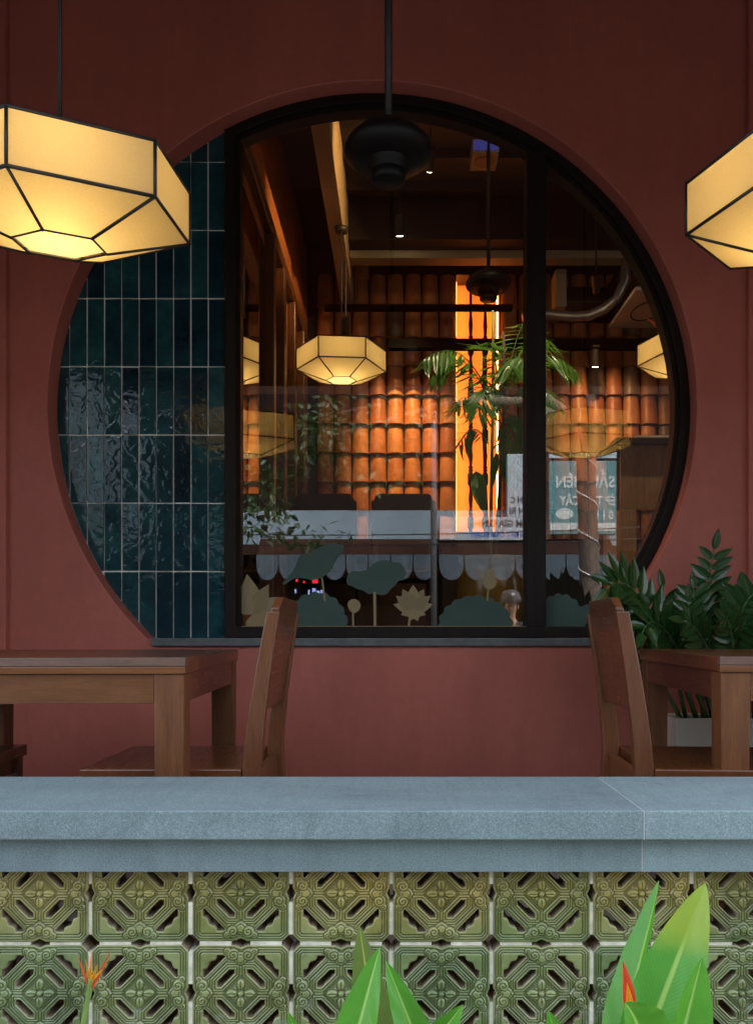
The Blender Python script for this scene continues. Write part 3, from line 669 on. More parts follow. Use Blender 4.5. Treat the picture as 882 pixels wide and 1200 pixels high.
# ------------------------------------------------------------------ track spotlights
def spot(loc, target, watts, label, angle=50, blend=0.7, ztop=None, col=(1.0, 0.56, 0.22)):
    t = thing('track_spotlight', label, 'spotlight', loc, 0, 'track spotlights')
    d = (Vector(target)-Vector(loc)).normalized()
    a, b = d*(-0.09), d*0.055
    obj('housing', G().tube([a, b], 0.03, 16), 'dark_metal', t, local=True, smooth=False)
    obj('lens', G().tube([b+d*0.0005, b+d*0.003], 0.024, 16), 'spot_face', t, local=True)
    zt2 = (ztop if ztop else ZC) - loc[2]
    obj('stem', G().tube([(0,0,0.01), (0,0,zt2-0.012)], 0.008, 8), 'dark_metal', t, local=True)
    obj('mounting_plate', G().box(-0.03,0.03,-0.03,0.03,zt2-0.014,zt2-0.0005), 'dark_metal', t, local=True)
    l = bpy.data.lights.new('spot_light', 'SPOT'); l.energy = watts; l.spot_size = R(angle); l.spot_blend = blend; l.color = col; l.shadow_soft_size = 0.02
    lo = bpy.data.objects.new('spot_light', l); C.objects.link(lo); lo.parent = t; lo.location = d*0.065
    lo.rotation_euler = d.to_track_quat('-Z', 'Y').to_euler()
spot(P(504,190,5.3), P(474,495,7.0), 8, 'small bright ceiling spotlight shining on the roof tiles beside the fan rod', 32, 1.0)
spot((0.02, 5.98, 3.95), P(478,540,7.0), 58, 'black spotlight under the dark cross beam grazing the roof tiles', 42, 1.0, col=(1.0,0.60,0.22))
spot(P(698,334,5.9), P(712,505,7.0), 11, 'black spotlight hanging from the beige cross beam over the duct', 50, 0.9, ztop=ZC)
spot((0.80, 4.3, 3.95), (XI, 5.6, 3.75), 46, 'ceiling spotlight behind the window mullion washing the wooden wall', 52, 0.9)
spot(P(405,386,6.1), P(415,560,7.0), 0.5, 'small spotlight just above the hexagonal lamp by the wooden wall', 70, 0.9)
spot(P(697,422,6.62), P(697,560,6.98), 1.2, 'short spotlight under the dark rail over the right roof tiles', 70, 0.9, ztop=P(0,404,6.7).z-0.0425)

spot((P(628,0,3.66).x, 3.66, 4.0), (0.85, 4.25, 1.9), 30, 'added unseen spotlight brightening the palm from behind the window mullion', 80, 0.9, col=(1.0,0.78,0.5))  # extra lamp out of sight, lifts the palm and host stand
# ceiling box speaker with a blue light, framed hatch, hung panel, duct
t = thing('ceiling_speaker', 'small beige ceiling box with a blue lit side', 'speaker', P(567,190,5.0))
p = Vector((0,0,0)); obj('box', G().box(-0.085,0.085,-0.10,0.10,0.0,0.09), 'beige_beam', t, local=True, bevel=0.006)
obj('blue_light', G().box(-0.08,0.08,-0.108,-0.1005,0.015,0.075), 'led_blue', t, local=True)
obj('bracket', G().tube([(0,0,0.088),(0,0,ZC-t.location.z)], 0.012, 8), 'dark_metal', t, local=True)
obj('grille', G().lathe([(0.06,-0.004),(0.06,0.001)], (0,0,0), 20), 'dark_metal', t, local=True)
t = thing('ceiling_hatch', 'dark square ceiling hatch in a beige frame behind the hanging spotlight', 'hatch', (P(690,0,6.62).x, 6.72, 3.62))
obj('panel', G().box(-0.2,0.24,-0.10,0.22,0.02,0.04), 'dark_ceiling', t, local=True)
obj('frame_side', G().box(-0.29,-0.2,-0.12,0.24,-0.02,0.30), 'beige_beam', t, local=True)
obj('frame_side', G().box(0.24,0.28,-0.12,0.24,-0.02,0.30), 'dark_wood', t, local=True)
obj('frame_rear', G().box(-0.2,0.24,0.22,0.24,-0.02,0.30), 'dark_wood', t, local=True)
obj('hanger', G().box(-0.24,-0.22,0.0,0.02,0.30,ZC-3.62), 'dark_metal', t, local=True)
t = thing('hung_panel', 'beige horizontal panel with a looped dark line hung over the inner lamp', 'panel', (2.3, 6.5, 3.42))
obj('board', G().box(P(746,0,5.84).x-2.3, 0.6, -0.62, 0.12, 0, 0.03), 'paper', t, local=True, bevel=0.004)
obj('hanger', G().tube([(0.2,-0.2,0.03),(0.2,-0.2,ZC-3.42)], 0.008, 6), 'dark_metal', t, local=True)
pts = [Vector((-0.28+0.13*math.cos(a)+0.05*a/6, -0.25+0.20*math.sin(a), -0.004)) for a in [i*0.35 for i in range(20)]] + [Vector((0.1,-0.42,-0.004)), Vector((0.35,-0.45,-0.004))]
obj('line_drawing', G().tube(pts, 0.006, 6), 'dark_metal', t, local=True)
pts = [P(612,372,6.55), P(640,368,6.55), P(670,371,6.55), P(690,370,6.5), P(708,362,6.45), P(722,350,6.4), P(732,330,6.4), Vector((P(736,310,6.4).x, 6.4, ZC))]
tag(obj('duct', G().tube(pts, 0.042, 14), 'silver_duct', smooth=True), 'silver flexible duct curving under the ceiling hatch', 'duct')

# ------------------------------------------------------------------ leaves
def leaf_g(base, tip, width, normal, bend=0.0, fold=0.0, nl=14, nw=3, prof=None, wav=0.0, twist=0.0):
    base, tip = Vector(base), Vector(tip); d = tip-base; n = Vector(normal); n = (n - d*(n.dot(d)/d.length_squared)).normalized(); s = d.normalized().cross(n)
    if prof is None: prof = lambda t: math.sin(math.pi*min(1, t**0.75))**0.85
    g = G(); g.uv = []
    for i in range(nl+1):
        t = i/nl; c = base + d*t + n*(bend*math.sin(math.pi*t*0.5)**2); w_ = max(width*0.5*prof(t), 0.0006)
        tw = twist*t; s2 = s*math.cos(tw)+n*math.sin(tw); n2 = n*math.cos(tw)-s*math.sin(tw)
        for k in range(-nw, nw+1):
            q = k/nw
            g.v.append(tuple(c + s2*(w_*q) + n2*(fold*w_*abs(q) + wav*w_*math.sin(t*23+k)*abs(q))))
            g.uv.append((0.5+0.5*q, t))
    m = 2*nw+1
    g.f = [(i*m+k, i*m+k+1, (i+1)*m+k+1, (i+1)*m+k) for i in range(nl) for k in range(m-1)]
    return g

# ------------------------------------------------------------------ palm in its gold pot, inside
pp = Vector((P(575,0,4.25).x, 4.25, FIN))
t = thing('gold_pot', 'golden glazed round planter behind the lotus stickers', 'pot', pp)
obj('body', G().lathe([(0.11,0.0),(0.15,0.02),(0.185,0.16),(0.195,0.28),(0.185,0.36),(0.165,0.40),(0.185,0.425),(0.185,0.45),(0.165,0.45),(0.15,0.40),(0.15,0.40)], (0,0,0), 40), 'gold_glaze', t, smooth=True, local=True)
obj('soil', G().lathe([(0.155,0.40),(0.15,0.415),(0.05,0.425)], (0,0,0), 24), 'soil', t, local=True)
pt = thing('potted_palm', 'leafy palm with arching fronds rising from the golden planter', 'palm', pp + Vector((0,0,0.40)))
rng = random.Random(3)
canes = [(P(566,0,4.25).x, 4.25, 2.35), (P(578,0,4.25).x, 4.29, 2.6), (P(590,0,4.2).x, 4.2, 2.45)]
for k, (x, y, zt2) in enumerate(canes):
    pts = [Vector((pp.x + (x-pp.x)*min(1, 0.3+f), y + 0.02*math.sin(f*5+k), FIN+0.41+(zt2-FIN-0.41)*f)) for f in [i/8 for i in range(9)]]
    obj('cane', G().tube(pts, [0.011-0.004*i/8 for i in range(9)], 8), 'green_stem' if k == 1 else 'bark', pt, smooth=True)
def frond(base, tip, sag, n=13, ll=0.17, w=0.024, name='frond', nrm=(0,-0.5,1)):
    base, tip = Vector(base), Vector(tip); g = G(); g.uv = []
    def path(t):
        return base.lerp(tip, t) + Vector((0,0,1))*(sag*math.sin(math.pi*t))
    pts = [path(i/10) for i in range(11)]; a = G().tube(pts, [0.005-0.0035*i/10 for i in range(11)], 5); g.v = a.v; g.f = a.f; g.uv = [(0.5,0.5)]*len(a.v)
    for i in range(2, n+1):
        t_ = i/n; p_ = path(min(1, t_)); d = (path(min(1, t_+0.03))-path(t_-0.03)).normalized(); s_ = d.cross(Vector(nrm)).normalized()
        for sg in (-1, 1):
            L = ll*(0.55+0.9*math.sin(math.pi*min(0.95,t_*0.85+0.1)))*rng.uniform(0.8,1.1)
            dr = (d*0.75 + s_*sg*0.75 + Vector((0,0,-0.42-0.25*rng.random())) + Vector((rng.uniform(-.12,.12), rng.uniform(-.12,.12), 0))).normalized()
            lf = leaf_g(p_, p_+dr*L, w*rng.uniform(.8,1.2), (rng.uniform(-.3,.3), -0.4, 1), bend=-0.03, fold=0.25, nl=5, nw=1)
            n0 = len(g.v); g.v += lf.v; g.uv += lf.uv; g.f += [tuple(q+n0 for q in f) for f in lf.f]
    return obj(name, g, 'palm_leaf', pt)
Yp = 4.25
def PP(x, y, dy=0): return P(x, y, Yp+dy)
frond(PP(580,475), PP(498,420,-0.25), 0.15, 16, 0.17)
frond(PP(578,480), PP(508,440,-0.05), 0.17, 14, 0.15)
frond(PP(590,470), PP(672,432,-0.1), 0.15, 13, 0.17)
frond(PP(590,465), PP(612,380,0.1), 0.05, 13, 0.17, 0.032)
frond(PP(588,470), PP(640,398,0.2), 0.12, 13, 0.17, 0.03)
frond(PP(585,470), PP(600,430,-0.35), 0.08, 12, 0.16, 0.028)
frond(PP(575,500), PP(535,470,0.25), 0.08, 12, 0.15)
frond(PP(585,500), PP(625,520,-0.15), 0.10, 12, 0.15)
frond(PP(572,520), PP(538,520,-0.1), 0.08, 11, 0.13, 0.016)
frond(PP(578,525), PP(606,560,-0.1), 0.09, 11, 0.12, 0.016)
frond(PP(582,490), PP(560,440,0.3), 0.06, 12, 0.15)
frond(PP(584,455), PP(575,402,-0.1), 0.05, 13, 0.16, 0.03)
frond(PP(592,480), PP(650,470,-0.25), 0.12, 13, 0.17, 0.028)
frond(PP(584,505), PP(608,545,-0.2), 0.10, 12, 0.14, 0.022)
frond(PP(586,470), PP(560,480,-0.4), 0.10, 12, 0.16, 0.026)
frond(PP(588,460), PP(616,425,-0.3), 0.10, 13, 0.17, 0.03)
for b_, e_, wd, ml in ((PP(557,552,-0.15), PP(569,606,-0.25), 0.085, 'palm_leaf'), (PP(586,535), PP(597,572,-0.06), 0.045, 'palm_leaf'), (PP(582,530), PP(578,572), 0.04, 'palm_leaf')):
    obj('broad_leaf', leaf_g(b_, e_, wd, (-0.3,-1,0.2), bend=0.03, fold=0.2, nl=10, nw=2), ml, pt)
# red cordyline leaves above the inner lamp
t = thing('red_leaf_spray', 'red pointed leaves showing above the inner lamp by the window edge', 'plant', P(786,398,4.6))
for (x, y, w_) in ((755,376,0.03),(768,366,0.03),(764,385,0.022),(790,362,0.04),(800,372,0.04)):
    obj('leaf', leaf_g(P(786,398,4.6), P(x,y,4.6+random.uniform(-.15,.1)), w_, (0.2,-1,0.5), bend=0.02, fold=0.4, nl=8, nw=1), 'cordyline_red', t)
obj('stalk', G().tube([P(786,398,4.6), P(792,500,4.6), Vector((P(795,0,4.6).x,4.6,FIN))], 0.008, 8), 'bark', t)

# ------------------------------------------------------------------ host stand with menus, dark dining chairs and table inside
hs = thing('host_stand', 'brown wooden host stand inside by the edge of the moon window', 'stand', (P(756,0,4.2).x, 4.3, FIN))
hz = P(0, 520, 4.1).z - FIN
obj('top', G().box(-0.19,0.36,-0.20,0.22,hz,hz+0.035), 'dark_wood', hs, local=True, bevel=0.004)
obj('front_panel', G().box(-0.155,0.33,-0.165,-0.145,hz-0.34,hz-0.0005), 'stand_wood', hs, local=True)
for x in (-0.155, 0.09): obj('leg', G().box(x, x+0.085, -0.165, -0.08, 0, hz-0.341), 'stand_wood', hs, local=True, bevel=0.003)
for x in (-0.155, 0.25): obj('leg', G().box(x, x+0.08, 0.11, 0.19, 0, hz-0.0005), 'stand_wood', hs, local=True, bevel=0.003)
for k in range(3):
    g = G(); o_ = 0.02*k
    top = [(-0.14+o_+0.02*k, -0.14), (0.24+o_, -0.15+o_), (0.24+o_, 0.10), (-0.12+o_, 0.11)]
    zc_ = hs.location.z+hz+0.035+0.0085*k
    g.hexa([(hs.location.x+a, hs.location.y+b_, zc_+0.0005+0.03*max(0,a)*(k>0)) for a, b_ in top], [(hs.location.x+a, hs.location.y+b_, zc_+0.008+0.03*max(0,a)*(k>0)) for a, b_ in top])
    tag(obj('menu_booklet', g, 'paper'), ('bottom paper menu of the pile on the host stand', 'middle paper menu of the pile on the host stand', 'topmost paper menu of the pile on the host stand')[k], 'menu', 'menus on the host stand')
def inner_chair(x, y, label):
    t = thing('upholstered_chair', label, 'chair', (x, y, FIN), 0, 'dark chairs inside')
    w2 = 0.225; H = P(0, 579, y).z - FIN
    poly = [(-w2,H-0.36),(w2,H-0.36),(w2,H-0.055),(w2-0.02,H-0.045),(w2-0.028,H-0.02),(w2-0.05,H),(-w2+0.05,H),(-w2+0.028,H-0.02),(-w2+0.02,H-0.045),(-w2,H-0.055)]
    obj('backrest', G().prism_y(poly, -0.03, 0.03), 'dark_wood', t, local=True, bevel=0.008)
    obj('seat', G().box(-w2,w2,-0.02,0.42,0.40,0.47), 'dark_wood', t, local=True, bevel=0.015)
    for sx in (-1,1):
        obj('rear_post', G().box(sx*0.195-0.018,sx*0.195+0.018,-0.024,0.012,0,H-0.3601), 'dark_wood', t, local=True)
        obj('leg', G().box(sx*0.195-0.018,sx*0.195+0.018,0.375,0.41,0,0.3999), 'dark_wood', t, local=True)
inner_chair(P(380.5,0,5.4).x, 5.4, 'dark upholstered dining chair inside beside the wooden wall')
inner_chair(P(472.5,0,5.4).x, 5.4, 'dark upholstered dining chair inside nearer the orange niche')
t = thing('inner_table', 'dark dining table inside behind the two upholstered chairs', 'table', (-0.15, 6.25, FIN))
obj('top', G().box(-0.6,0.6,-0.36,0.36,0.71,0.75), 'dark_wood', t, local=True, bevel=0.004)
for sx in (-1,1):
    for sy in (-1,1): obj('leg', G().box(sx*0.53-0.03,sx*0.53+0.03,sy*0.3-0.03,sy*0.3+0.03,0,0.7099), 'dark_wood', t, local=True)

# ------------------------------------------------------------------ terrace tables and chairs
def table(cx, cy, rz, wx, wy, label, H=0.75):
    t = thing('dining_table', label, 'table', (cx, cy, 0), rz, 'terrace tables')
    a, b = wx/2, wy/2; th = 0.041
    obj('table_top', G().box(-a, a, -b+0.022, b, H-th, H), 'table_wood_y', t, local=True, bevel=0.003)
    obj('edge_board', G().box(-a, a, -b, -b+0.0215, H-th+0.019, H), 'worn_edge', t, local=True, bevel=0.002)
    obj('edge_board', G().box(-a, a, -b+0.001, -b+0.0215, H-th, H-th+0.0185), 'table_wood', t, local=True, bevel=0.002)
    for sx in (-1, 1):
        for sy in (-1, 1):
            x = sx*(a-0.042); y = sy*(b-0.045)
            g = G().hexa([(x-0.034,y-0.034,0),(x+0.034,y-0.034,0),(x+0.034,y+0.034,0),(x-0.034,y+0.034,0)], [(x-0.0375,y-0.0375,H-th-0.0005),(x+0.0375,y-0.0375,H-th-0.0005),(x+0.0375,y+0.0375,H-th-0.0005),(x-0.0375,y+0.0375,H-th-0.0005)])
            obj('leg', g, 'leg_wood', t, local=True, bevel=0.002)
    for sy in (-1, 1): obj('apron', G().box(-a+0.08, a-0.08, sy*(b-0.022)-0.012, sy*(b-0.022)+0.012, H-th-0.075, H-th-0.001), 'table_wood', t, local=True, bevel=0.001)
    for sx in (-1, 1): obj('apron', G().box(sx*(a-0.02)-0.012, sx*(a-0.02)+0.012, -b+0.083, b-0.083, H-th-0.075, H-th-0.001), 'table_wood_y', t, local=True, bevel=0.001)
    return t
def place_table(front, back, wx, side, label):    # front / back corner of one long side, on plan
    f, b = Vector(front), Vector(back); d = (b-f); L = d.length; rz = math.atan2(-d.x, d.y)
    c = (f+b)/2 + Vector((math.cos(rz), math.sin(rz)))*(side*wx/2)
    return table(c.x, c.y, rz, wx, L, label)
place_table((P(217,0,1.93).x, 1.93), (P(279,0,2.75).x, 2.75), 0.86, -1, 'brown wooden dining table under the lamp beside the teal tiles')
place_table((P(843,0,2.0).x, 2.0), (P(749,0,2.84).x, 2.84), 0.86, 1, 'brown wooden dining table standing before the potted plant')

def chair(x, y, rz, label):
    """faces local +X; back posts at local x = 0, seat reaches x = 0.45"""
    t = thing('dining_chair', label, 'chair', (x, y, 0), rz, 'terrace chairs')
    w2 = 0.205; sh = 0.455; top = 0.868
    def off(z):                                   # rake of the back posts above and below the seat
        return -0.056*max(0, (z-sh)/(top-sh))**1.35 - 0.05*max(0, (sh-z)/sh)**1.5
    for sy in (-1, 1):
        g = G(); zs = [0,0.12,0.25,0.38,0.455,0.52,0.60,0.68,0.76,0.82,top]; m = len(zs)
        for z in zs:
            wid = 0.050 if z <= 0.46 else 0.050 - 0.016*(z-0.46)/(top-0.46)
            x0 = off(z)-wid/2; x1 = off(z)+wid/2; y0 = sy*(w2-0.014)-0.0135; y1 = y0+0.027
            g.v += [(x0,y0,z),(x1,y0,z),(x1,y1,z),(x0,y1,z)]
        g.f = [(3,2,1,0),(4*m-4,4*m-3,4*m-2,4*m-1)] + [(i*4+k, i*4+(k+1)%4, (i+1)*4+(k+1)%4, (i+1)*4+k) for i in range(m-1) for k in range(4)]
        obj('back_post', g, 'chair_wood', t, local=True, bevel=0.003)
        g = G().hexa([(0.40,sy*(w2-0.02)-0.018,0),(0.435,sy*(w2-0.02)-0.018,0),(0.435,sy*(w2-0.02)+0.018,0),(0.40,sy*(w2-0.02)+0.018,0)], [(0.395,sy*(w2-0.02)-0.02,sh-0.034),(0.437,sy*(w2-0.02)-0.02,sh-0.034),(0.437,sy*(w2-0.02)+0.02,sh-0.034),(0.395,sy*(w2-0.02)+0.02,sh-0.034)])
        obj('front_leg', g, 'chair_wood', t, local=True, bevel=0.003)
        obj('side_rail', G().box(0.026,0.394,sy*(w2-0.02)-0.011,sy*(w2-0.02)+0.011,sh-0.085,sh-0.0345), 'chair_wood', t, local=True, bevel=0.002)
    # backrest board between the posts, curved top corners
    z0, z1 = 0.60, 0.908; n = 10; g = G(); hw = w2-0.0285
    zs = [z0+(z1-z0)*i/n for i in range(n+1)]
    for z in zs:
        e = max(0, z-(z1-0.03))/0.03; h = hw - 0.03*(1-math.sqrt(max(0,1-e*e)))
        xc = off(min(z, top)) - (0.0 if z <= top else 0.2*(z-top))
        for dx_ in (-0.011, 0.011):
            for yy in (-h, h): g.v.append((xc+dx_, yy, z))
    q = [0,1,3,2]
    g.f = [tuple(i for i in (0,1,3,2))[::-1], tuple(n*4+i for i in (0,1,3,2))] + [(i*4+q[k], i*4+q[(k+1)%4], (i+1)*4+q[(k+1)%4], (i+1)*4+q[k]) for i in range(n) for k in range(4)]
    obj('backrest_board', g, 'seat_wood', t, local=True, bevel=0.003)
    obj('seat', G().box(0.027,0.45,-w2,w2,sh-0.034,sh), 'seat_wood', t, local=True, bevel=0.004)
    obj('front_rail', G().box(0.405,0.425,-w2+0.042,w2-0.042,sh-0.085,sh-0.0345), 'chair_wood', t, local=True)
    obj('rear_rail', G().box(-0.011,0.011,-w2+0.03,w2-0.03,sh-0.085,sh-0.02), 'chair_wood', t, local=True)
    return t
chair(P(294,0,2.0).x, 2.215, math.pi, 'brown wooden chair with its back to open floor, at the table by the teal tiles')
chair(-1.62, 2.23, R(2), 'brown wooden chair mostly out of view, only its seat corner under the table')
chair(P(761,0,2.0).x, 2.215, R(-3), 'brown wooden chair with a raked back, drawn up to the table by the potted plant')

# ------------------------------------------------------------------ ZZ plant in a white planter
px, py = P(842,0,3.08).x, 3.085
t = thing('white_planter', 'off white square planter on the floor behind the table', 'planter', (px, py, 0))
ph = 0.475
g = G(); o_, i_ = 0.18, 0.15
def sq(r, z): return [(-r*1.15,-r*.52,z),(r*1.15,-r*.52,z),(r*1.15,r*.52,z),(-r*1.15,r*.52,z)]
g.v = sq(0.165,0)+sq(o_,ph)+sq(i_,ph)+sq(i_,ph-0.05)
g.f = [(3,2,1,0)]+[(a*4+k,a*4+(k+1)%4,a*4+4+(k+1)%4,a*4+4+k) for a in range(3) for k in range(4)]+[(12,13,14,15)]
obj('pot', g, 'white_pot', t, local=True, bevel=0.004)
g = G(); g.v = sq(i_-0.002,ph-0.049)+sq(i_-0.002,ph-0.03); g.f=[(4,5,6,7)]+[(k,(k+1)%4,4+(k+1)%4,4+k) for k in range(4)]; obj('soil', g, 'soil', t, local=True)
zz = thing('zz_plant', 'glossy dark green feathery plant growing in the off white planter', 'plant', (px, py, ph-0.03))
lmesh = []
for k in range(3):
    lo_ = leaf_g((0,0,0), (0,0,1), 0.40, (0,-1,0), bend=(-0.10,-0.16,-0.05)[k], fold=(0.25,0.35,0.15)[k], nl=8, nw=2)
    me = bpy.data.meshes.new('leaf'); me.from_pydata(lo_.v, [], lo_.f); l = me.uv_layers.new(name='UVMap')
    for i, lp in enumerate(me.loops): l.data[i].uv = lo_.uv[lp.vertex_index]
    me.shade_smooth(); me.materials.append(MATS['zz_leaf']); lmesh.append(me)
def zz_stem(base, ctrl, tip, n, ls, droop=0.0, seed=0):
    rr = random.Random(seed); b, c, e = Vector(base), Vector(ctrl), Vector(tip)
    f = lambda t: b*(1-t)**2 + c*(2*t*(1-t)) + e*t*t
    st = obj('stem', G().tube([f(i/12) for i in range(13)], [0.010-0.0075*i/12 for i in range(13)], 7), 'zz_stem', zz, smooth=True)
    T = total_loc(st)
    up0 = Vector((0,-0.9,0.35)) 
    for i in range(n):
        t_ = 0.28 + 0.72*i/(n-1); p_ = f(t_); d = (f(min(1,t_+0.02))-f(t_-0.02)).normalized()
        s_ = d.cross(up0).normalized(); nn = s_.cross(d).normalized()
        for sg in ((-1, 1) if i < n-1 else (0,)):
            L = 1.08*ls*(0.7+0.5*math.sin(math.pi*(0.15+0.75*t_)))*rr.uniform(0.85,1.12)
            dr = (d*(0.62 if sg else 1) + s_*sg*0.85 + nn*rr.uniform(-.05,.28)).normalized()
            z_ = dr; y_ = -(nn - z_*nn.dot(z_)).normalized(); x_ = y_.cross(z_)
            M = Matrix((x_*L, y_*L, z_*L)).transposed().to_4x4(); M.translation = p_ - T
            o = bpy.data.objects.new('leaf', rr.choice(lmesh)); C.objects.link(o); o.parent = st; o.matrix_local = M
Zy = 3.0
B = Vector((px, py, ph-0.02))
def zb2(dx, dy=0): return B + Vector((dx, dy, 0))
zz_stem(zb2(-.10,-.04), P(748,650,2.92), P(712,690,2.86), 11, 0.105, seed=1)
zz_stem(zb2(-.02,.02), P(822,720,3.1), P(836,644,3.05), 11, 0.085, seed=2)
zz_stem(zb2(-.12,.03), P(785,760,3.08), P(775,690,3.08), 7, 0.085, seed=3)
zz_stem(zb2(-.06,-.05), P(770,690,2.92), P(752,742,2.80), 9, 0.10, seed=4)
zz_stem(zb2(.06,.0), P(850,720,3.0), P(884,694,2.95), 9, 0.09, seed=5)
zz_stem(zb2(.10,.03), P(890,740,3.0), P(915,655,3.0), 10, 0.09, seed=6)
zz_stem(zb2(.02,-.05), P(830,735,2.92), P(800,728,2.84), 8, 0.085, seed=7)
zz_stem(zb2(.05,-.05), P(862,735,2.92), P(848,722,2.84), 8, 0.08, seed=8)
zz_stem(zb2(-.15,.0), P(765,770,2.98), P(716,742,2.95), 8, 0.09, seed=9)
zz_stem(zb2(.12,-.05), P(880,760,2.95), P(890,735,2.86), 7, 0.08, seed=10)
zz_stem(zb2(-.09,-.02), P(775,735,2.96), P(760,712,2.93), 8, 0.085, seed=12)
zz_stem(zb2(-.05,.03), P(815,735,3.05), P(812,690,3.05), 9, 0.085, seed=13)
zz_stem(zb2(.08,.02), P(862,735,3.05), P(866,690,3.05), 9, 0.085, seed=14)
zz_stem(zb2(-.03,-.03), P(805,745,2.98), P(806,705,2.95), 8, 0.075, seed=11)

# ------------------------------------------------------------------ parapet of glazed breeze blocks under stone
YB0 = 1.532; TS = 0.2002; XJ = P(458,0,YB0).x
par = thing('parapet', 'low terrace parapet of green glazed breeze blocks under grey stone cap', 'wall', (0, 1.6, GROUND))
XJC = P(754.5,0,1.475).x
capz0, capz1 = 0.4155, 0.4726
for x0, x1 in ((-2.4, XJC-0.0012), (XJC+0.0012, 2.4)):
    obj('cap_slab', G().box(x0, x1, 1.475, 1.818, capz0, capz1), 'cap_stone', par, bevel=0.003)
XJB = P(752,0,1.505).x
for x0, x1 in ((-2.4, XJB-0.001), (XJB+0.001, 2.4)):
    obj('facing_slab', G().box(x0, x1, 1.505, 1.5275, 0.345, capz0-0.0025), 'cap_stone', par, bevel=0.0015)
obj('joint_filler', G().box(XJC-0.0011, XJC+0.0011, 1.4765, 1.8165, capz0+0.001, capz1-0.0012), 'filler', par)
obj('joint_filler', G().box(XJB-0.0009, XJB+0.0009, 1.5058, 1.527, 0.346, capz0-0.003), 'filler', par)
obj('bedding', G().box(-2.4, 2.4, 1.5285, 1.80, 0.393, capz0-0.0005), 'mortar', par)
obj('rear_facing_slab', G().box(-2.4, 2.4, 1.60, 1.80, 0.345, 0.3925), 'concrete', par)
ZR1 = P(0, 1047.5, YB0).z
obj('plinth', G().box(-2.4, 2.4, 1.535, 1.628, GROUND, ZR1-1.5*TS-0.002), 'concrete', par)

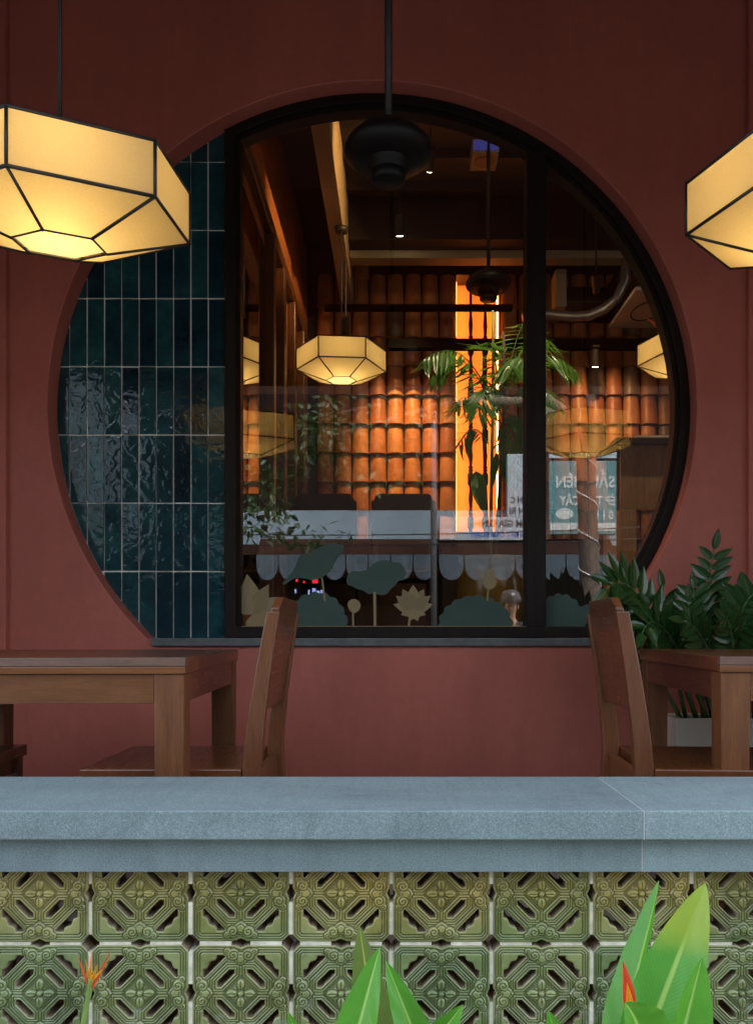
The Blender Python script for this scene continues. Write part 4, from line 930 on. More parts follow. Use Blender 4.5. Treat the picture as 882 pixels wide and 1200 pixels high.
def block_mesh():
    N = 168; h = TS/2
    lin = np.linspace(-1, 1, N+1); U, V = np.meshgrid(lin, lin, indexing='ij')
    A, Bv = np.abs(U), np.abs(V)
    s2 = math.sqrt(0.5)
    r = (A+Bv)*s2; tt = (A-Bv)*s2
    # --- signed distances, negative inside
    edge = 0.962
    out = np.maximum.reduce([A-edge, Bv-edge, (A+Bv-1.80)*s2])
    notchh = np.maximum(-( (1.0-Bv)*2.2 + A*1.0 - 0.205)/2.4, -9)       # >0 inside the notch at top / bottom
    notchv = np.maximum(-( (1.0-A)*2.0 + Bv*1.0 - 0.185)/2.2, -9)
    out = np.maximum.reduce([out, notchh, notchv])
    def hexslot(rc, hw, hl, box):
        d = np.maximum(np.abs(r-rc)-hw, np.abs(tt)-hl); return np.maximum.reduce([d, A-box[1], Bv-box[1], box[0]-A, box[0]-Bv])
    slot1 = hexslot(0.432, 0.064, 0.30, (0.125, 0.475))
    rc2 = 0.80
    d2 = np.maximum(0.730-r, r-(0.856+0.022*np.cos(tt*26)))
    slot2 = np.maximum.reduce([d2, np.abs(tt)-0.30, A-0.755, Bv-0.755, 0.262-A, 0.262-Bv])
    holes = np.minimum(slot1, slot2)
    solid = np.maximum(out, -holes)             # <0 where there is ceramic
    # --- relief
    H = np.zeros_like(U); groove = np.zeros_like(U)
    def line(d, at, wd=0.013): return np.exp(-((d-at)/wd)**2)
    ln = np.zeros_like(U)
    q = np.maximum(slot1, -1)
    for a in (0.045, 0.095, 0.142): ln = np.maximum(ln, line(slot1, a))
    inn = (r < 0.72)
    ln = ln*np.where(r < 0.70, 1, 0)
    ln = np.maximum(ln, line(r, 0.655, 0.011)*(np.abs(tt) < 0.36)); ln = np.maximum(ln, line(r, 0.695, 0.010)*(np.abs(tt) < 0.34))
    bord = np.zeros_like(U)
    for a in (-0.045, -0.095, -0.145): bord = np.maximum(bord, line(out, a))
    # octagonal frame between slots: lines parallel to the axes
    ax_ = np.minimum(A, Bv)
    ln = np.maximum(ln, line(ax_, 0.030, 0.010)*((np.maximum(A,Bv) > 0.30) & (np.maximum(A,Bv) < 0.55)))
    # cloud ornaments at the middle of each side
    M_, m_ = np.maximum(A, Bv), np.minimum(A, Bv)
    cl = np.minimum.reduce([np.hypot(m_-0.155, M_-0.775)-0.125, np.hypot(m_-0.0, M_-0.70)-0.13, np.maximum(m_*0.82-(M_-0.545)*1.0, M_-0.80)*0.75, np.hypot(m_-0.27, M_-0.84)-0.075])
    incl = cl < 0
    bord = np.where(cl < 0.02, 0, bord); ln = np.where(cl < 0.01, 0, ln)
    orn = line(cl, 0.0, 0.014)
    rr_ = np.hypot(m_-0.15, M_-0.765); th = np.arctan2(M_-0.765, m_-0.15)
    spiral = np.cos(2*math.pi*(rr_/0.062) - th)
    orn = np.maximum(orn, np.where((rr_ < 0.115) & incl, np.clip((spiral-0.35)*2.0, 0, 1), 0))
    orn = np.maximum(orn, line(cl, -0.05, 0.010)*(rr_ > 0.115)*incl)
    # flower
    pet = np.hypot((m_)/0.080, (M_-0.175)/0.118)-1
    pet = np.maximum(pet, -1); fl = pet*0.08
    disc = np.hypot(U, V)-0.068
    inf = np.minimum(fl, disc) < 0.012
    ln = np.where(inf, 0, ln)
    for a in (0.045, 0.085): ln = np.maximum(ln, line(np.minimum(np.abs(A+Bv-0.30)-0.0, 9), a-0.03, 0.010)*((A+Bv) < 0.40)*(np.minimum(fl,disc) > 0.02))
    flg = np.maximum(line(np.minimum(fl, disc), 0.004, 0.010), line(disc, 0.0, 0.012))
    flg = np.maximum(flg, line(m_, 0, 0.007)*(M_ > 0.09)*(M_ < 0.24))
    G_ = np.clip(np.maximum.reduce([ln, bord, orn, flg]), 0, 1)
    H -= 0.0030*G_
    H += 0.0032*np.clip(-cl*14, 0, 1) + 0.0030*np.clip(-fl*30, 0, 1)*(disc > 0) + 0.0045*np.clip(-disc*25, 0, 1)
    H += 0.0012*np.clip(1-np.abs(slot1-0.022)/0.02, 0, 1)
    H -= 0.0030*np.clip(1+out/0.03, 0, 1)                       # eased outer arris
    H -= 0.0022*np.clip(1-holes/0.022, 0, 1)
    edgem = np.clip(1-np.minimum(np.abs(holes), np.abs(out))/0.016, 0, 1)*0.8
    edgem = np.maximum(edgem, 0.45*np.clip(1-np.abs(cl+0.016)/0.012,0,1))
    # --- cells
    cs = 0.25*(solid[:-1,:-1]+solid[1:,:-1]+solid[:-1,1:]+solid[1:,1:]); keep = cs < 0
    # snap border vertices to the contour
    gu, gv = np.gradient(solid, lin, lin); gl = np.maximum(np.hypot(gu, gv), 1e-3)
    kp = np.zeros((N+2, N+2), bool); kp[1:-1,1:-1] = keep
    cnt = kp[:-1,:-1].astype(int)+kp[1:,:-1]+kp[:-1,1:]+kp[1:,1:]
    bd = (cnt > 0) & (cnt < 4)
    st = np.clip(solid/gl, -0.8*2/N, 0.8*2/N)
    U2 = np.where(bd, U-st*gu/gl, U); V2 = np.where(bd, V-st*gv/gl, V)
    idx = -np.ones((N+1, N+1), int); used = cnt > 0; idx[used] = np.arange(used.sum())
    verts = [(U2[i,j]*h, -H[i,j], V2[i,j]*h) for i, j in zip(*np.nonzero(used))]
    gatt = [float(G_[i,j]) for i, j in zip(*np.nonzero(used))]; eatt = [float(edgem[i,j]) for i, j in zip(*np.nonzero(used))]
    faces = []; mats = []
    for i, j in zip(*np.nonzero(keep)):
        faces.append((idx[i,j], idx[i+1,j], idx[i+1,j+1], idx[i,j+1])); mats.append(0)
    # side walls
    back = {}
    def bk(k):
        if k not in back:
            v = verts[k]; back[k] = len(verts); verts.append((v[0], 0.058, v[2])); gatt.append(0.0); eatt.append(0.0)
        return back[k]
    for i, j in zip(*np.nonzero(keep)):
        for (di, dj, a, b) in ((0,-1,(i,j),(i+1,j)), (1,0,(i+1,j),(i+1,j+1)), (0,1,(i+1,j+1),(i,j+1)), (-1,0,(i,j+1),(i,j))):
            if not kp[i+1+di, j+1+dj]:
                ka, kb = int(idx[a]), int(idx[b]); faces.append((kb, ka, bk(ka), bk(kb))); mats.append(1)
    # front face looks towards -Y: (U to +x, V to +z) order gives -Y normals
    me = bpy.data.meshes.new('breeze_block'); me.from_pydata(verts, [], [tuple(int(q) for q in f) for f in faces]); me.update()
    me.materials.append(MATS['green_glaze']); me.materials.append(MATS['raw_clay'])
    me.polygons.foreach_set('material_index', mats); me.polygons.foreach_set('use_smooth', [m == 0 for m in mats])
    a = me.attributes.new('groove', 'FLOAT', 'POINT'); a.data.foreach_set('value', gatt)
    a = me.attributes.new('edge', 'FLOAT', 'POINT'); a.data.foreach_set('value', eatt)
    return me
bme = block_mesh()
g = G()
T0 = total_loc(par)
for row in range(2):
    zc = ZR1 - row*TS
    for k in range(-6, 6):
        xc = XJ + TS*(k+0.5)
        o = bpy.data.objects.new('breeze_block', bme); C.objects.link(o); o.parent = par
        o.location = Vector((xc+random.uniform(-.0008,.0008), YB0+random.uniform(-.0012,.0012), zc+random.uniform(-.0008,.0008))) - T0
        o.rotation_euler = (random.uniform(-.004,.004), random.choice((0, math.pi))+random.uniform(-.006,.006), random.uniform(-.004,.004))
        hw = 0.0042; e = TS/2
        for (a0, a1) in ((-0.815, -0.195), (0.195, 0.815)):
            if row == 0 or True: 
                g.box(xc+a0*e, xc+a1*e, YB0+0.004, YB0+0.05, zc-e-hw, zc-e+hw)          # bed joint under the block
            b0, b1 = (a0-0.01, a1+0.01)
            g.box(xc+e-hw, xc+e+hw, YB0+0.004, YB0+0.05, zc+b0*e, zc+b1*e)              # upright joint on its right
mo = obj('mortar_joints', g, 'mortar', par); mo['kind'] = 'stuff'

# ------------------------------------------------------------------ heliconias in the planting bed
def helic(name, label, base_px, leaves, Yb=1.2):
    x0 = P(base_px, 0, Yb).x
    t = thing('heliconia_plant', label, 'plant', (x0, Yb, GROUND+0.05), 0, 'heliconias in front of the parapet')
    for (bx, by, tx, ty, Y0, Y1, wpx, nrm, fold, bend, mat) in leaves:
        b, e = P(bx, by, Y0), P(tx, ty, Y1)
        pr = lambda u: (math.sin(math.pi*min(1, (0.12+0.88*u)**0.8))**0.75)*(1 if u < 0.97 else 0.9)
        o = obj('leaf', leaf_g(b, e, wpx/F*(Y0+Y1)/2, nrm, bend=bend, fold=fold, nl=30, nw=6, prof=pr, wav=0.035, twist=0.25), mat, t, smooth=True)
        d = (e-b).normalized(); m_ = Vector((x0 + (b.x-x0)*0.6, (b.y+Yb)/2, b.z-0.16))
        obj('stem', G().tube([Vector((x0+(b.x-x0)*0.25, Yb, GROUND+0.04)), m_, b - d*0.02, b + (e-b)*0.06], [0.011,0.009,0.006,0.004], 9), 'green_stem', t, smooth=True)
    return t
H1, H2 = 'heliconia_leaf', 'heliconia_old_leaf'
ra = helic('a', 'heliconia with a tall yellow tipped leaf and a red bud', 760, [
    (742,1262,821,1036,1.20,1.30,74,(-0.15,-1,0.15),0.26,0.02,'heliconia_tip_leaf'),
    (718,1260,763,1030,1.26,1.32,46,(-1,-0.62,0.1),0.55,-0.02,H1),
    (778,1290,822,1122,1.12,1.16,62,(0.5,-1,0.2),0.5,0.0,H1),
    (770,1262,700,1168,1.10,1.08,84,(0.1,-1,0.9),0.25,0.05,H1)], 1.17)
helic('b', 'heliconia with an olive leaf among upright green leaves', 450, [
    (452,1290,421,1085,1.26,1.33,50,(0.1,-1,0.1),0.15,0.0,H2),
    (392,1310,445,1110,1.14,1.18,56,(-0.3,-1,0.1),0.3,0.0,H1),
    (520,1300,452,1126,1.22,1.26,44,(0.35,-1,0.1),0.35,0.0,H1),
    (475,1262,542,1168,1.14,1.12,40,(0.3,-1,0.5),0.35,0.02,H1),
    (365,1260,338,1186,1.16,1.15,26,(0,-1,0.2),0.3,0.0,H1)], 1.2)
helic('c', 'small heliconia whose leaf tip just shows between the taller two', 655, [
    (668,1270,642,1184,1.14,1.14,34,(0.2,-1,0.2),0.3,0.0,H1)], 1.16)
fl_ = helic('d', 'heliconia with an open orange flower', 90, [(60,1390,20,1240,1.1,1.05,70,(0,-1,0.4),0.3,0.0,H1), (110,1400,150,1250,1.12,1.08,70,(0.2,-1,0.4),0.3,0.0,H1)], 1.18)
Yf = 1.22
fs = obj('flower_stem', G().tube([Vector((fl_.location.x, 1.18, GROUND+0.05)), P(92,1240,Yf), P(98,1200,Yf), P(103,1172,Yf), P(107,1152,Yf), P(108,1142,Yf)], [0.008,0.006,0.0045,0.004,0.0045,0.005], 9), 'green_stem', fl_, smooth=True)
prb = lambda u: max(0.05, (1-u)**0.7*min(1, 0.35+4*u))
for (bx, by, tx, ty, wpx, dy, mt) in ((106,1156,88,1114,11,0.0,'bract_orange'), (108,1158,131,1108,12,-0.01,'bract_orange'), (107,1154,105,1108,9,0.02,'bract_red'), (106,1146,98,1122,9,-0.015,'floret'), (109,1148,113,1130,10,-0.015,'floret'), (107,1148,104,1127,9,-0.02,'floret'), (110,1146,119,1136,8,-0.02,'floret')):
    obj('bract' if mt != 'floret' else 'floret', leaf_g(P(bx,by,Yf+dy), P(bx+(tx-bx)*0.9,by+(ty-by)*0.82,Yf+dy*2), wpx*0.5/F*Yf, (0.2 if tx > 107 else -0.2,-1,0.3), bend=-0.004, fold=0.7, nl=9, nw=2, prof=prb), mt, fl_, smooth=True)
obj('flower_stem', G().tube([Vector((ra.location.x-0.02, 1.2, GROUND+0.05)), P(737,1240,1.2), P(735,1180,1.2)], [0.008,0.006,0.004], 8), 'green_stem', ra, smooth=True)
for (bx,by,tx,ty,wpx,dy,mt) in ((735,1188,729,1126,17,0.0,'bract_red'), (736,1186,733,1140,14,0.012,'bract_red'), (736,1184,734,1152,9,-0.006,'floret')):
    obj('bract', leaf_g(P(bx,by,1.2+dy), P(tx,ty,1.2+dy), wpx/F*1.2, (0.3,-1,0.1), bend=0.0, fold=0.8, nl=10, nw=2, prof=lambda u: (math.sin(math.pi*min(1,(0.15+0.85*u)**0.7))**0.8)), mt, ra, smooth=True)

# ================================================================== the street behind the camera (seen in the glass)
YS = -8.0; VD = 2*YG - YS                       # image distance of the opposite shop front
def SP(x, y, yy=YS): d = 2*YG - yy; return Vector(((x-VX)/F*d, yy, EYE-(y-VY)/F*d))
shop = thing('opposite_shop', 'grey shop house across the street, mirrored in the window glass', 'building', (0, YS, GROUND))
obj('wall', G().box(SP(272,0).x, SP(722,0).x, YS-3, YS-0.02, SP(0,645).z, SP(0,598).z), 'facade_white', shop)
obj('upper_wall', G().box(SP(150,0).x, 9, YS-3, YS-0.02, SP(0,598).z+0.001, 5.7), 'shop_dark', shop)
for xa, xb in ((SP(150,0).x, SP(272,0).x-0.002), (SP(722,0).x+0.002, 9)): obj('side_bay', G().box(xa, xb, YS-3, YS-0.02, SP(0,645).z, SP(0,598).z), 'shop_dark', shop)
obj('reflection_wall', G().box(SP(88,0).x, SP(150,0).x-0.002, YS-3, YS-0.02, SP(0,645).z, 5.7), 'facade_white', shop)  # added pale strip, stands in for bright sky mirrored in the teal tiles
obj('reflection_wall', G().box(-9, SP(88,0).x-0.002, YS-3, YS-0.02, SP(0,645).z, 5.5), 'facade_grey', shop)
obj('pier', G().box(-9, SP(278,0).x, YS-3, YS-0.02, GROUND, SP(0,645).z-0.002), 'shop_dark', shop)
obj('pier', G().box(SP(770,0).x, 9, YS-3, YS-0.02, GROUND, SP(0,645).z-0.002), 'shop_dark', shop)
obj('shop_interior', G().box(SP(278,0).x+0.002, SP(770,0).x-0.002, YS-3, YS-2.6, GROUND, SP(0,645).z-0.002), 'shop_dark', shop)
obj('fascia', G().box(SP(283,0).x, SP(722,0).x, YS-0.015, YS+0.12, SP(0,651).z, SP(0,640).z), 'shop_brown', shop)
obj('counter', G().box(SP(380,0).x, SP(505,0).x, YS-1.2, YS-0.6, GROUND, SP(0,688).z-0.35), 'shop_brown', shop)
obj('shutter', G().box(SP(300,0).x, SP(345,0).x, YS-0.6, YS-0.5, GROUND, SP(0,655).z), 'shop_brown', shop)
for x0, x1, z0, z1 in ((-8.6,-7.4,3.4,5.2),):
    o = obj('window', G().box(x0, x1, YS-0.018, YS+0.02, z0, z1), 'facade_grey', shop); obj('pane', G().box(x0+.08, x1-.08, YS+0.021, YS+0.03, z0+.08, z1-.08), 'shop_dark', o)
def awning(x0, x1, label):
    t = thing('scalloped_awning', label, 'awning', (SP((x0+x1)/2,0).x, YS+0.6, SP(0,680).z), 0, 'scalloped awnings')
    X0, X1 = SP(x0,0,YS+0.6).x, SP(x1,0,YS+0.6).x; pitch = 28/F*(VD-0.6); n = max(1, round((X1-X0)/pitch)); pw = (X1-X0)/n
    zt_, zm, zl = SP(0,650,YS+0.6).z, SP(0,662,YS+0.6).z, SP(0,680,YS+0.6).z
    obj('roof_cloth', G().hexa([(X0,YS+0.125,zt_+0.33),(X1,YS+0.125,zt_+0.33),(X1,YS+0.6,zt_),(X0,YS+0.6,zt_)], [(X0,YS+0.125,zt_+0.345),(X1,YS+0.125,zt_+0.345),(X1,YS+0.6,zt_+0.015),(X0,YS+0.6,zt_+0.015)]), 'shop_brown', t)
    for k in range(n):
        a = X0+k*pw+0.008; b = X0+(k+1)*pw-0.008
        poly = [(a,zt_),(a,zm)] + [((a+b)/2-(b-a)/2*math.cos(math.pi*i/10), zm-(zm-zl)*math.sin(math.pi*i/10)) for i in range(1,10)] + [(b,zm),(b,zt_)]
        obj('scallop', G().prism_y(poly, YS+0.60+0.01*(k%2), YS+0.606+0.01*(k%2)), 'awning_cloth', t)
awning(300, 510, 'pale scalloped awning across the street beside the grey pole')
awning(514, 722, 'pale scalloped awning across the street under the white and teal signs')
tag(obj('street_pole', G().tube([Vector((SP(508,0,-6.9).x,-6.9,GROUND)), Vector((SP(508,0,-6.9).x,-6.9,7.5))], 0.055, 14), 'galvanised', smooth=True), 'grey utility pole beside the white sign across the street', 'pole')
def text(s, x_right, z, size, mat, parent, y, name='lettering', maxw=None):
    cu = bpy.data.curves.new('t', 'FONT'); cu.body = s; cu.size = size; cu.extrude = 0.004; cu.offset = size*0.028; cu.resolution_u = 3
    to = bpy.data.objects.new('t', cu); C.objects.link(to)
    dg = bpy.context.evaluated_depsgraph_get(); me = bpy.data.meshes.new_from_object(to.evaluated_get(dg))
    bpy.data.objects.remove(to); bpy.data.curves.remove(cu)
    w_ = max((v.co.x for v in me.vertices), default=1); k = (maxw/w_ if maxw else 1)
    for v in me.vertices: v.co = Vector((-v.co.x*k, v.co.z, v.co.y))     # faces +Y, reads towards -X
    me.materials.clear(); me.materials.append(MATS[mat]); me.name = name
    o = bpy.data.objects.new(name, me); C.objects.link(o); o.parent = parent
    o.location = Vector((x_right, y, z)) - total_loc(parent); return o
y1 = YS + 0.30
ws = thing('white_sign', 'white shop sign lettered for family meals, mirrored in the glass', 'sign', SP(576,634,y1))
sx0, sx1, sz0, sz1 = SP(515,0,y1).x, SP(636,0,y1).x, SP(0,633,y1).z, SP(0,522,y1).z
obj('board', G().box(sx0, sx1, YS+0.10, y1, sz0, SP(0,606,y1).z), 'sign_white', ws, bevel=0.01)
obj('upper_board', G().box(SP(594,0,y1).x, sx1, YS+0.10, y1, SP(0,606,y1).z+0.001, SP(0,532,y1).z), 'sign_white', ws, bevel=0.01)
def wline(s, xr, yb, hpx, mat, xl):
    text(s, SP(xr,0,y1).x, SP(0,yb,y1).z, hpx/F*(VD-0.3)/0.70, mat, ws, y1+0.006, maxw=SP(xr,0,y1).x-SP(xl,0,y1).x)
wline('CƠM GIA ĐÌNH', 627, 617, 7.5, 'ink_dark', 556)
wline('NHẬN ĐẶT CƠM ĐOÀN', 631, 629, 5.5, 'ink_blue', 552)
wline('MÓN RI', 630, 602, 7.5, 'ink_dark', 597)
wline('QUÁN C', 630, 589, 7.0, 'ink_dark', 598)
obj('printed_flower', G().prism_y(smoothp([(SP(x,0,y1).x, SP(0,y,y1).z) for x, y in ((618,545),(628,538),(633,552),(630,575),(620,585),(614,570))]), y1+0.001, y1+0.005), 'ink_pink', ws)
ts = thing('teal_sign', 'teal shop sign with big white lettering, mirrored in the glass', 'sign', SP(690,626,y1))
tx0, tx1 = SP(643,0,y1).x, SP(722,0,y1).x
obj('board', G().box(tx0, tx1, YS+0.10, y1, SP(0,626,y1).z, SP(0,540,y1).z), 'sign_teal', ts, bevel=0.01)
obj('bottom_strip', G().box(tx0+.02, tx1-.02, y1+0.001, y1+0.008, SP(0,622,y1).z, SP(0,613,y1).z), 'ink_white', ts)
obj('top_strip', G().box(tx0, tx1, YS+0.10, y1+0.01, SP(0,537,y1).z, SP(0,528,y1).z), 'sign_white', ts)
def tline(s, xr, yb, hpx, xl): text(s, SP(xr,0,y1).x, SP(0,yb,y1).z, hpx/F*(VD-0.3)/0.70, 'ink_white', ts, y1+0.006, maxw=SP(xr,0,y1).x-SP(xl,0,y1).x)
tline('SẦU BIÊN', 720, 571, 13, 651)
tline('ÉP TRÁI CÂY', 720, 592, 10.5, 655)
tline('0 1 U', 718, 609, 11, 694)
obj('logo_oval', G().prism_y([(SP(661+10.5*math.cos(a),0,y1).x, SP(0,602+6.5*math.sin(a),y1).z) for a in [i*math.pi/12 for i in range(24)]], y1+0.001, y1+0.006), 'ink_white', ts)
# lit display under the awning
t = thing('lit_display', 'small red and blue lit display under the awning across the street', 'display', SP(360,700))
obj('case', G().box(SP(330,0).x, SP(384,0).x, YS-0.5+0.012, YS-0.42, SP(0,704).z, SP(0,676).z), 'shop_dark', t)
for x0, x1, ya, yb, m_ in ((363,370,677,682,'led_red'),(343,346,677,680,'led_red'),(352,354,679,682,'led_red'),(358,360,690,696,'led_white'),(363,367,688,694,'led_white'),(368,372,691,697,'led_white'),(373,378,690,699,'led_white'),(342,344,689,694,'led_white')):
    obj('lit_segment', G().box(SP(x0,0).x, SP(x1,0).x, YS-0.419, YS-0.41, SP(0,yb).z, SP(0,ya).z), m_, t)

# street tree: trunk wound with a light cord, crown reaching over the left
YTR = -3.2
tr = thing('street_tree', 'street tree with a cord wound round its trunk, mirrored in the glass', 'tree', (SP(688,0,YTR).x, YTR, GROUND))
tb = Vector((SP(688,0,YTR).x, YTR, GROUND))
zf = lambda z: tb + Vector((0.03*math.sin(z*1.3), 0.02*math.cos(z), z-GROUND))
trk = obj('trunk', G().tube([zf(GROUND+0.45*i) for i in range(10)], [0.15-0.004*i for i in range(10)], 18), 'bark', tr, smooth=True)
pts = []
for i in range(420):
    z = GROUND+0.3+i*0.0085; a = i*0.105; c = zf(z); rad = 0.15-0.0085*(z-GROUND)+0.008
    pts.append(c + Vector((rad*math.cos(a), rad*math.sin(a), 0)))
obj('light_cord', G().tube(pts, 0.0075, 5), 'wire', trk)
top = zf(GROUND+4.05)
rg = random.Random(11); tips = []
for k, (ex, ey, ez) in enumerate(((-0.6,0.2,4.2),(2.9,-0.4,4.6),(-1.9,-0.3,3.5),(-1.0,0.4,3.2))):
    e = Vector((ex, YTR+ey, ez)); mid = top.lerp(e, 0.5)+Vector((0,0,0.35))
    obj('limb', G().tube([top-Vector((0,0,0.15)), top.lerp(mid,0.5)+Vector((0,0,0.1)), mid, mid.lerp(e,0.6), e], [0.09,0.07,0.05,0.03,0.012], 9), 'bark', tr, smooth=True)
    tips += [mid, mid.lerp(e,0.5), e]
g = G(); g.uv = []
def blob(c, rx, ry, rz, n):
    for _ in range(n):
        while True:
            q = Vector((rg.uniform(-1,1), rg.uniform(-1,1), rg.uniform(-1,1)))
            if q.length < 1: break
        p = Vector((c[0]+q.x*rx, c[1]+q.y*ry, c[2]+q.z*rz)); d = Vector((rg.uniform(-1,1), rg.uniform(-1,1), rg.uniform(-1.2,0.3))).normalized()
        lf = leaf_g(p, p+d*rg.uniform(.10,.17), rg.uniform(.05,.08), (rg.uniform(-1,1), rg.uniform(-1,1), 1.2), bend=-0.015, fold=0.2, nl=3, nw=1)
        n0 = len(g.v); g.v += lf.v; g.uv += lf.uv; g.f += [tuple(i+n0 for i in f) for f in lf.f]
for p in tips: blob(p, 0.5, 0.5, 0.35, 110)
for k in range(11):
    x = rg.uniform(-2.3, 0.35); blob((x, YTR+rg.uniform(-.5,.5), rg.uniform(2.45, 3.6) + (0.10 if x > -0.7 else -0.12)), 0.42, 0.4, 0.33, 110)
blob((-1.05, YTR, 2.05), 0.5, 0.3, 0.2, 45); blob((-1.7, YTR, 2.2), 0.4, 0.3, 0.25, 50)
obj('crown', g, 'tree_leaf', tr)
for k in range(2):
    a = Vector((-9, -4.6-0.1*k, 2.35+0.14*k)); b = Vector((9, -4.5-0.1*k, 2.5+0.2*k)); pts = [a.lerp(b, i/24)-Vector((0,0,0.35*math.sin(math.pi*i/24))) for i in range(25)]
    tag(obj('power_cable', G().tube(pts, 0.009, 5), 'dark_metal'), ('lower', 'upper')[k]+' of the two thin cables strung along the street', 'cable', 'street cables')

# passer-by in a helmet, mirrored in the lower corner of the glass
def skinned(name, joints, edges, mat, parent, root, lvl=2):
    names = list(joints); me = bpy.data.meshes.new(name); me.from_pydata([joints[n][0] for n in names], [(names.index(a), names.index(b)) for a, b in edges], []); me.materials.append(MATS[mat])
    o = bpy.data.objects.new(name, me); C.objects.link(o); o.parent = parent
    md = o.modifiers.new('skin', 'SKIN'); md.use_smooth_shade = True
    sv = me.skin_vertices[0].data if me.skin_vertices else None
    if sv is None:
        bm = bmesh.new(); bm.from_mesh(me); bm.verts.layers.skin.verify(); bm.to_mesh(me); bm.free(); sv = me.skin_vertices[0].data
    for i, n in enumerate(names):
        r = joints[n][1]; sv[i].radius = r if isinstance(r, tuple) else (r, r); sv[i].use_root = (n == root)
    ss = o.modifiers.new('sub', 'SUBSURF'); ss.levels = lvl; ss.render_levels = lvl
    return o
YP_ = -2.0; q = SP(598, 712, YP_)
per = thing('person', 'person in a dark helmet and dark shirt mirrored low in the glass', 'person', (q.x, YP_, GROUND), R(8))
hh = q.z - GROUND + 0.02                       # eye height above the road
J = {'pelvis': ((0,0,hh-0.62), (0.15,0.11)), 'waist': ((0,0,hh-0.48), (0.13,0.10)), 'chest': ((0,0,hh-0.32), (0.16,0.11)), 'neckb': ((0,-0.01,hh-0.19), (0.075,0.06)), 'neck': ((0,0.0,hh-0.12), 0.052), 'skull0': ((0,0.015,hh-0.05), (0.07,0.08)), 'skull1': ((0,0.0,hh+0.03), (0.078,0.095)), 'skull2': ((0,-0.005,hh+0.09), (0.06,0.075))}
E = [('pelvis','waist'),('waist','chest'),('chest','neckb'),('neckb','neck'),('neck','skull0'),('skull0','skull1'),('skull1','skull2')]
for s, n in ((-1,'l'),(1,'r')):
    J.update({'sh'+n: ((s*0.175,0,hh-0.23), 0.055), 'el'+n: ((s*0.235,-0.02,hh-0.50), 0.040), 'wr'+n: ((s*0.245,0.05,hh-0.73), 0.026), 'pa'+n: ((s*0.245,0.07,hh-0.80), (0.018,0.036)),
              'hip'+n: ((s*0.09,0,hh-0.70), 0.085), 'kn'+n: ((s*0.10,0.015,hh-1.08), 0.056), 'an'+n: ((s*0.105,-0.01,0.09), 0.038), 'toe'+n: ((s*0.12,0.13,0.035), (0.04,0.03))})
    E += [('chest','sh'+n),('sh'+n,'el'+n),('el'+n,'wr'+n),('wr'+n,'pa'+n),('pelvis','hip'+n),('hip'+n,'kn'+n),('kn'+n,'an'+n),('an'+n,'toe'+n)]
    for k in range(4):
        fx = s*0.245; fy = 0.042+0.018*k; L = (0.062,0.075,0.08,0.066)[k]
        J.update({f'f{n}{k}a': ((fx, fy+0.01, hh-0.85), 0.009), f'f{n}{k}b': ((fx-s*0.012, fy+0.012, hh-0.85-L*0.5), 0.008), f'f{n}{k}c': ((fx-s*0.03, fy+0.01, hh-0.85-L), 0.007)})
        E += [('pa'+n, f'f{n}{k}a'), (f'f{n}{k}a', f'f{n}{k}b'), (f'f{n}{k}b', f'f{n}{k}c')]
    J.update({f't{n}a': ((s*0.235,0.115,hh-0.80), 0.010), f't{n}b': ((s*0.225,0.128,hh-0.845), 0.008)}); E += [('pa'+n, f't{n}a'), (f't{n}a', f't{n}b')]
body = skinned('body', J, E, 'skin', per, 'pelvis')
S = {k: (J[k][0], tuple(x+0.014 for x in J[k][1]) if isinstance(J[k][1], tuple) else J[k][1]+0.014) for k in ('pelvis','waist','chest','shl','shr')}
S['neckb'] = ((0,-0.01,hh-0.20), (0.07,0.06)); S['hem'] = ((0,0,hh-0.70), (0.175,0.135)); SE = [('hem','pelvis'),('pelvis','waist'),('waist','chest'),('chest','neckb'),('chest','shl'),('chest','shr')]
for n, s in (('l',-1),('r',1)): S['sl'+n] = ((s*0.225,-0.012,hh-0.43), 0.062); SE.append(('sh'+n,'sl'+n))
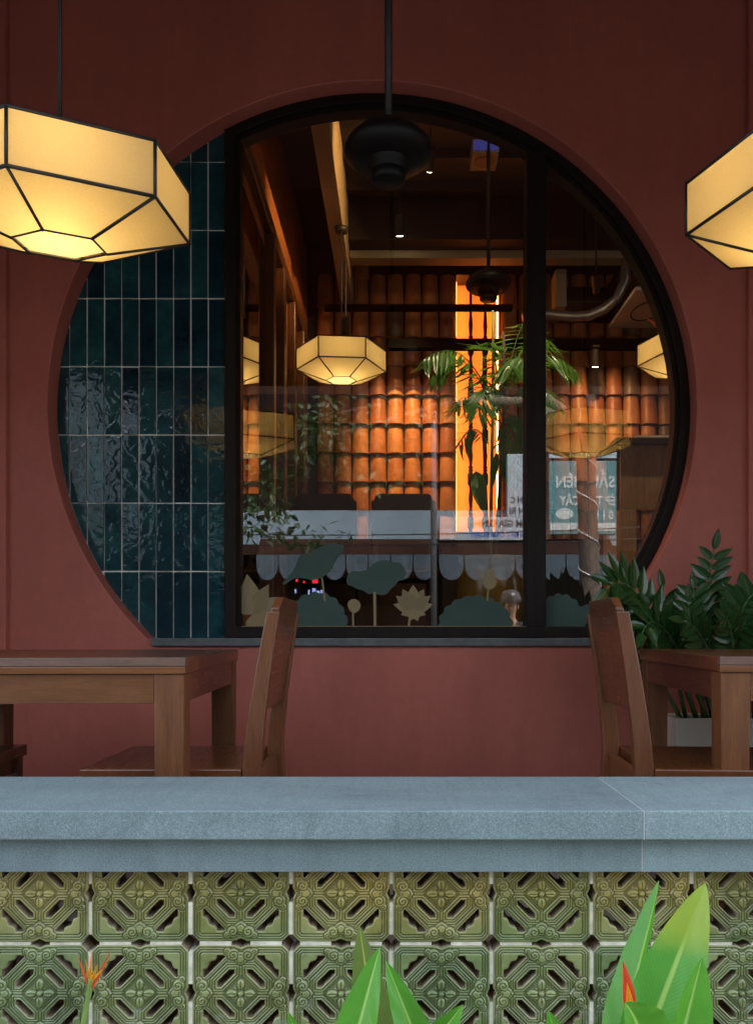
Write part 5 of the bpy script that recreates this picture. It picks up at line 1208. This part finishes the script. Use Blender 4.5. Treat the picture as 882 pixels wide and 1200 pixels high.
skinned('shirt', S, SE, 'cloth_navy', per, 'pelvis')
Tj = {'pelvis': ((0,0,hh-0.66), (0.165,0.125))}; TE = []
for n, s in (('l',-1),('r',1)):
    Tj.update({'hip'+n: ((s*0.09,0,hh-0.74), 0.10), 'kn'+n: ((s*0.10,0.015,hh-1.08), 0.074), 'cf'+n: ((s*0.105,-0.008,0.11), 0.062)}); TE += [('pelvis','hip'+n),('hip'+n,'kn'+n),('kn'+n,'cf'+n)]
skinned('trousers', Tj, TE, 'cloth_grey', per, 'pelvis')
# +Y of the figure faces the glass
obj('helmet', G().lathe([(0.118,0.035),(0.126,0.06),(0.122,0.10),(0.104,0.145),(0.07,0.175),(0.02,0.188)], (0,-0.008,hh), 24), 'helmet', per, local=True, smooth=True)
obj('visor_peak', G().hexa([(-0.09,0.10,hh+0.04),(0.09,0.10,hh+0.04),(0.06,0.175,hh+0.03),(-0.06,0.175,hh+0.03)], [(-0.09,0.10,hh+0.052),(0.09,0.10,hh+0.052),(0.06,0.175,hh+0.038),(-0.06,0.175,hh+0.038)]), 'helmet', per, local=True)
for s in (-1,1):
    obj('eye', G().lathe([(0.002,-0.008),(0.013,-0.003),(0.013,0.003),(0.002,0.008)], (s*0.032,0.082,hh), 10), 'eye_white', per, local=True, smooth=True)
    obj('pupil', G().lathe([(0.001,-0.005),(0.006,0),(0.001,0.005)], (s*0.032,0.093,hh), 8), 'hair', per, local=True, smooth=True)
    obj('ear', G().lathe([(0.004,-0.03),(0.012,-0.01),(0.014,0.015),(0.005,0.03)], (s*0.082,0.0,hh-0.01), 8), 'skin', per, local=True, smooth=True)
obj('nose', G().add([(-0.017,0.080,hh-0.045),(0.017,0.080,hh-0.045),(0,0.118,hh-0.040),(0,0.088,hh+0.01)], [(0,1,2),(0,2,3),(1,3,2),(0,3,1)]), 'skin', per, local=True)
obj('mouth', G().lathe([(0.004,-0.006),(0.024,-0.002),(0.024,0.002),(0.004,0.006)], (0,0.070,hh-0.075), 14), 'lip', per, local=True, smooth=True)
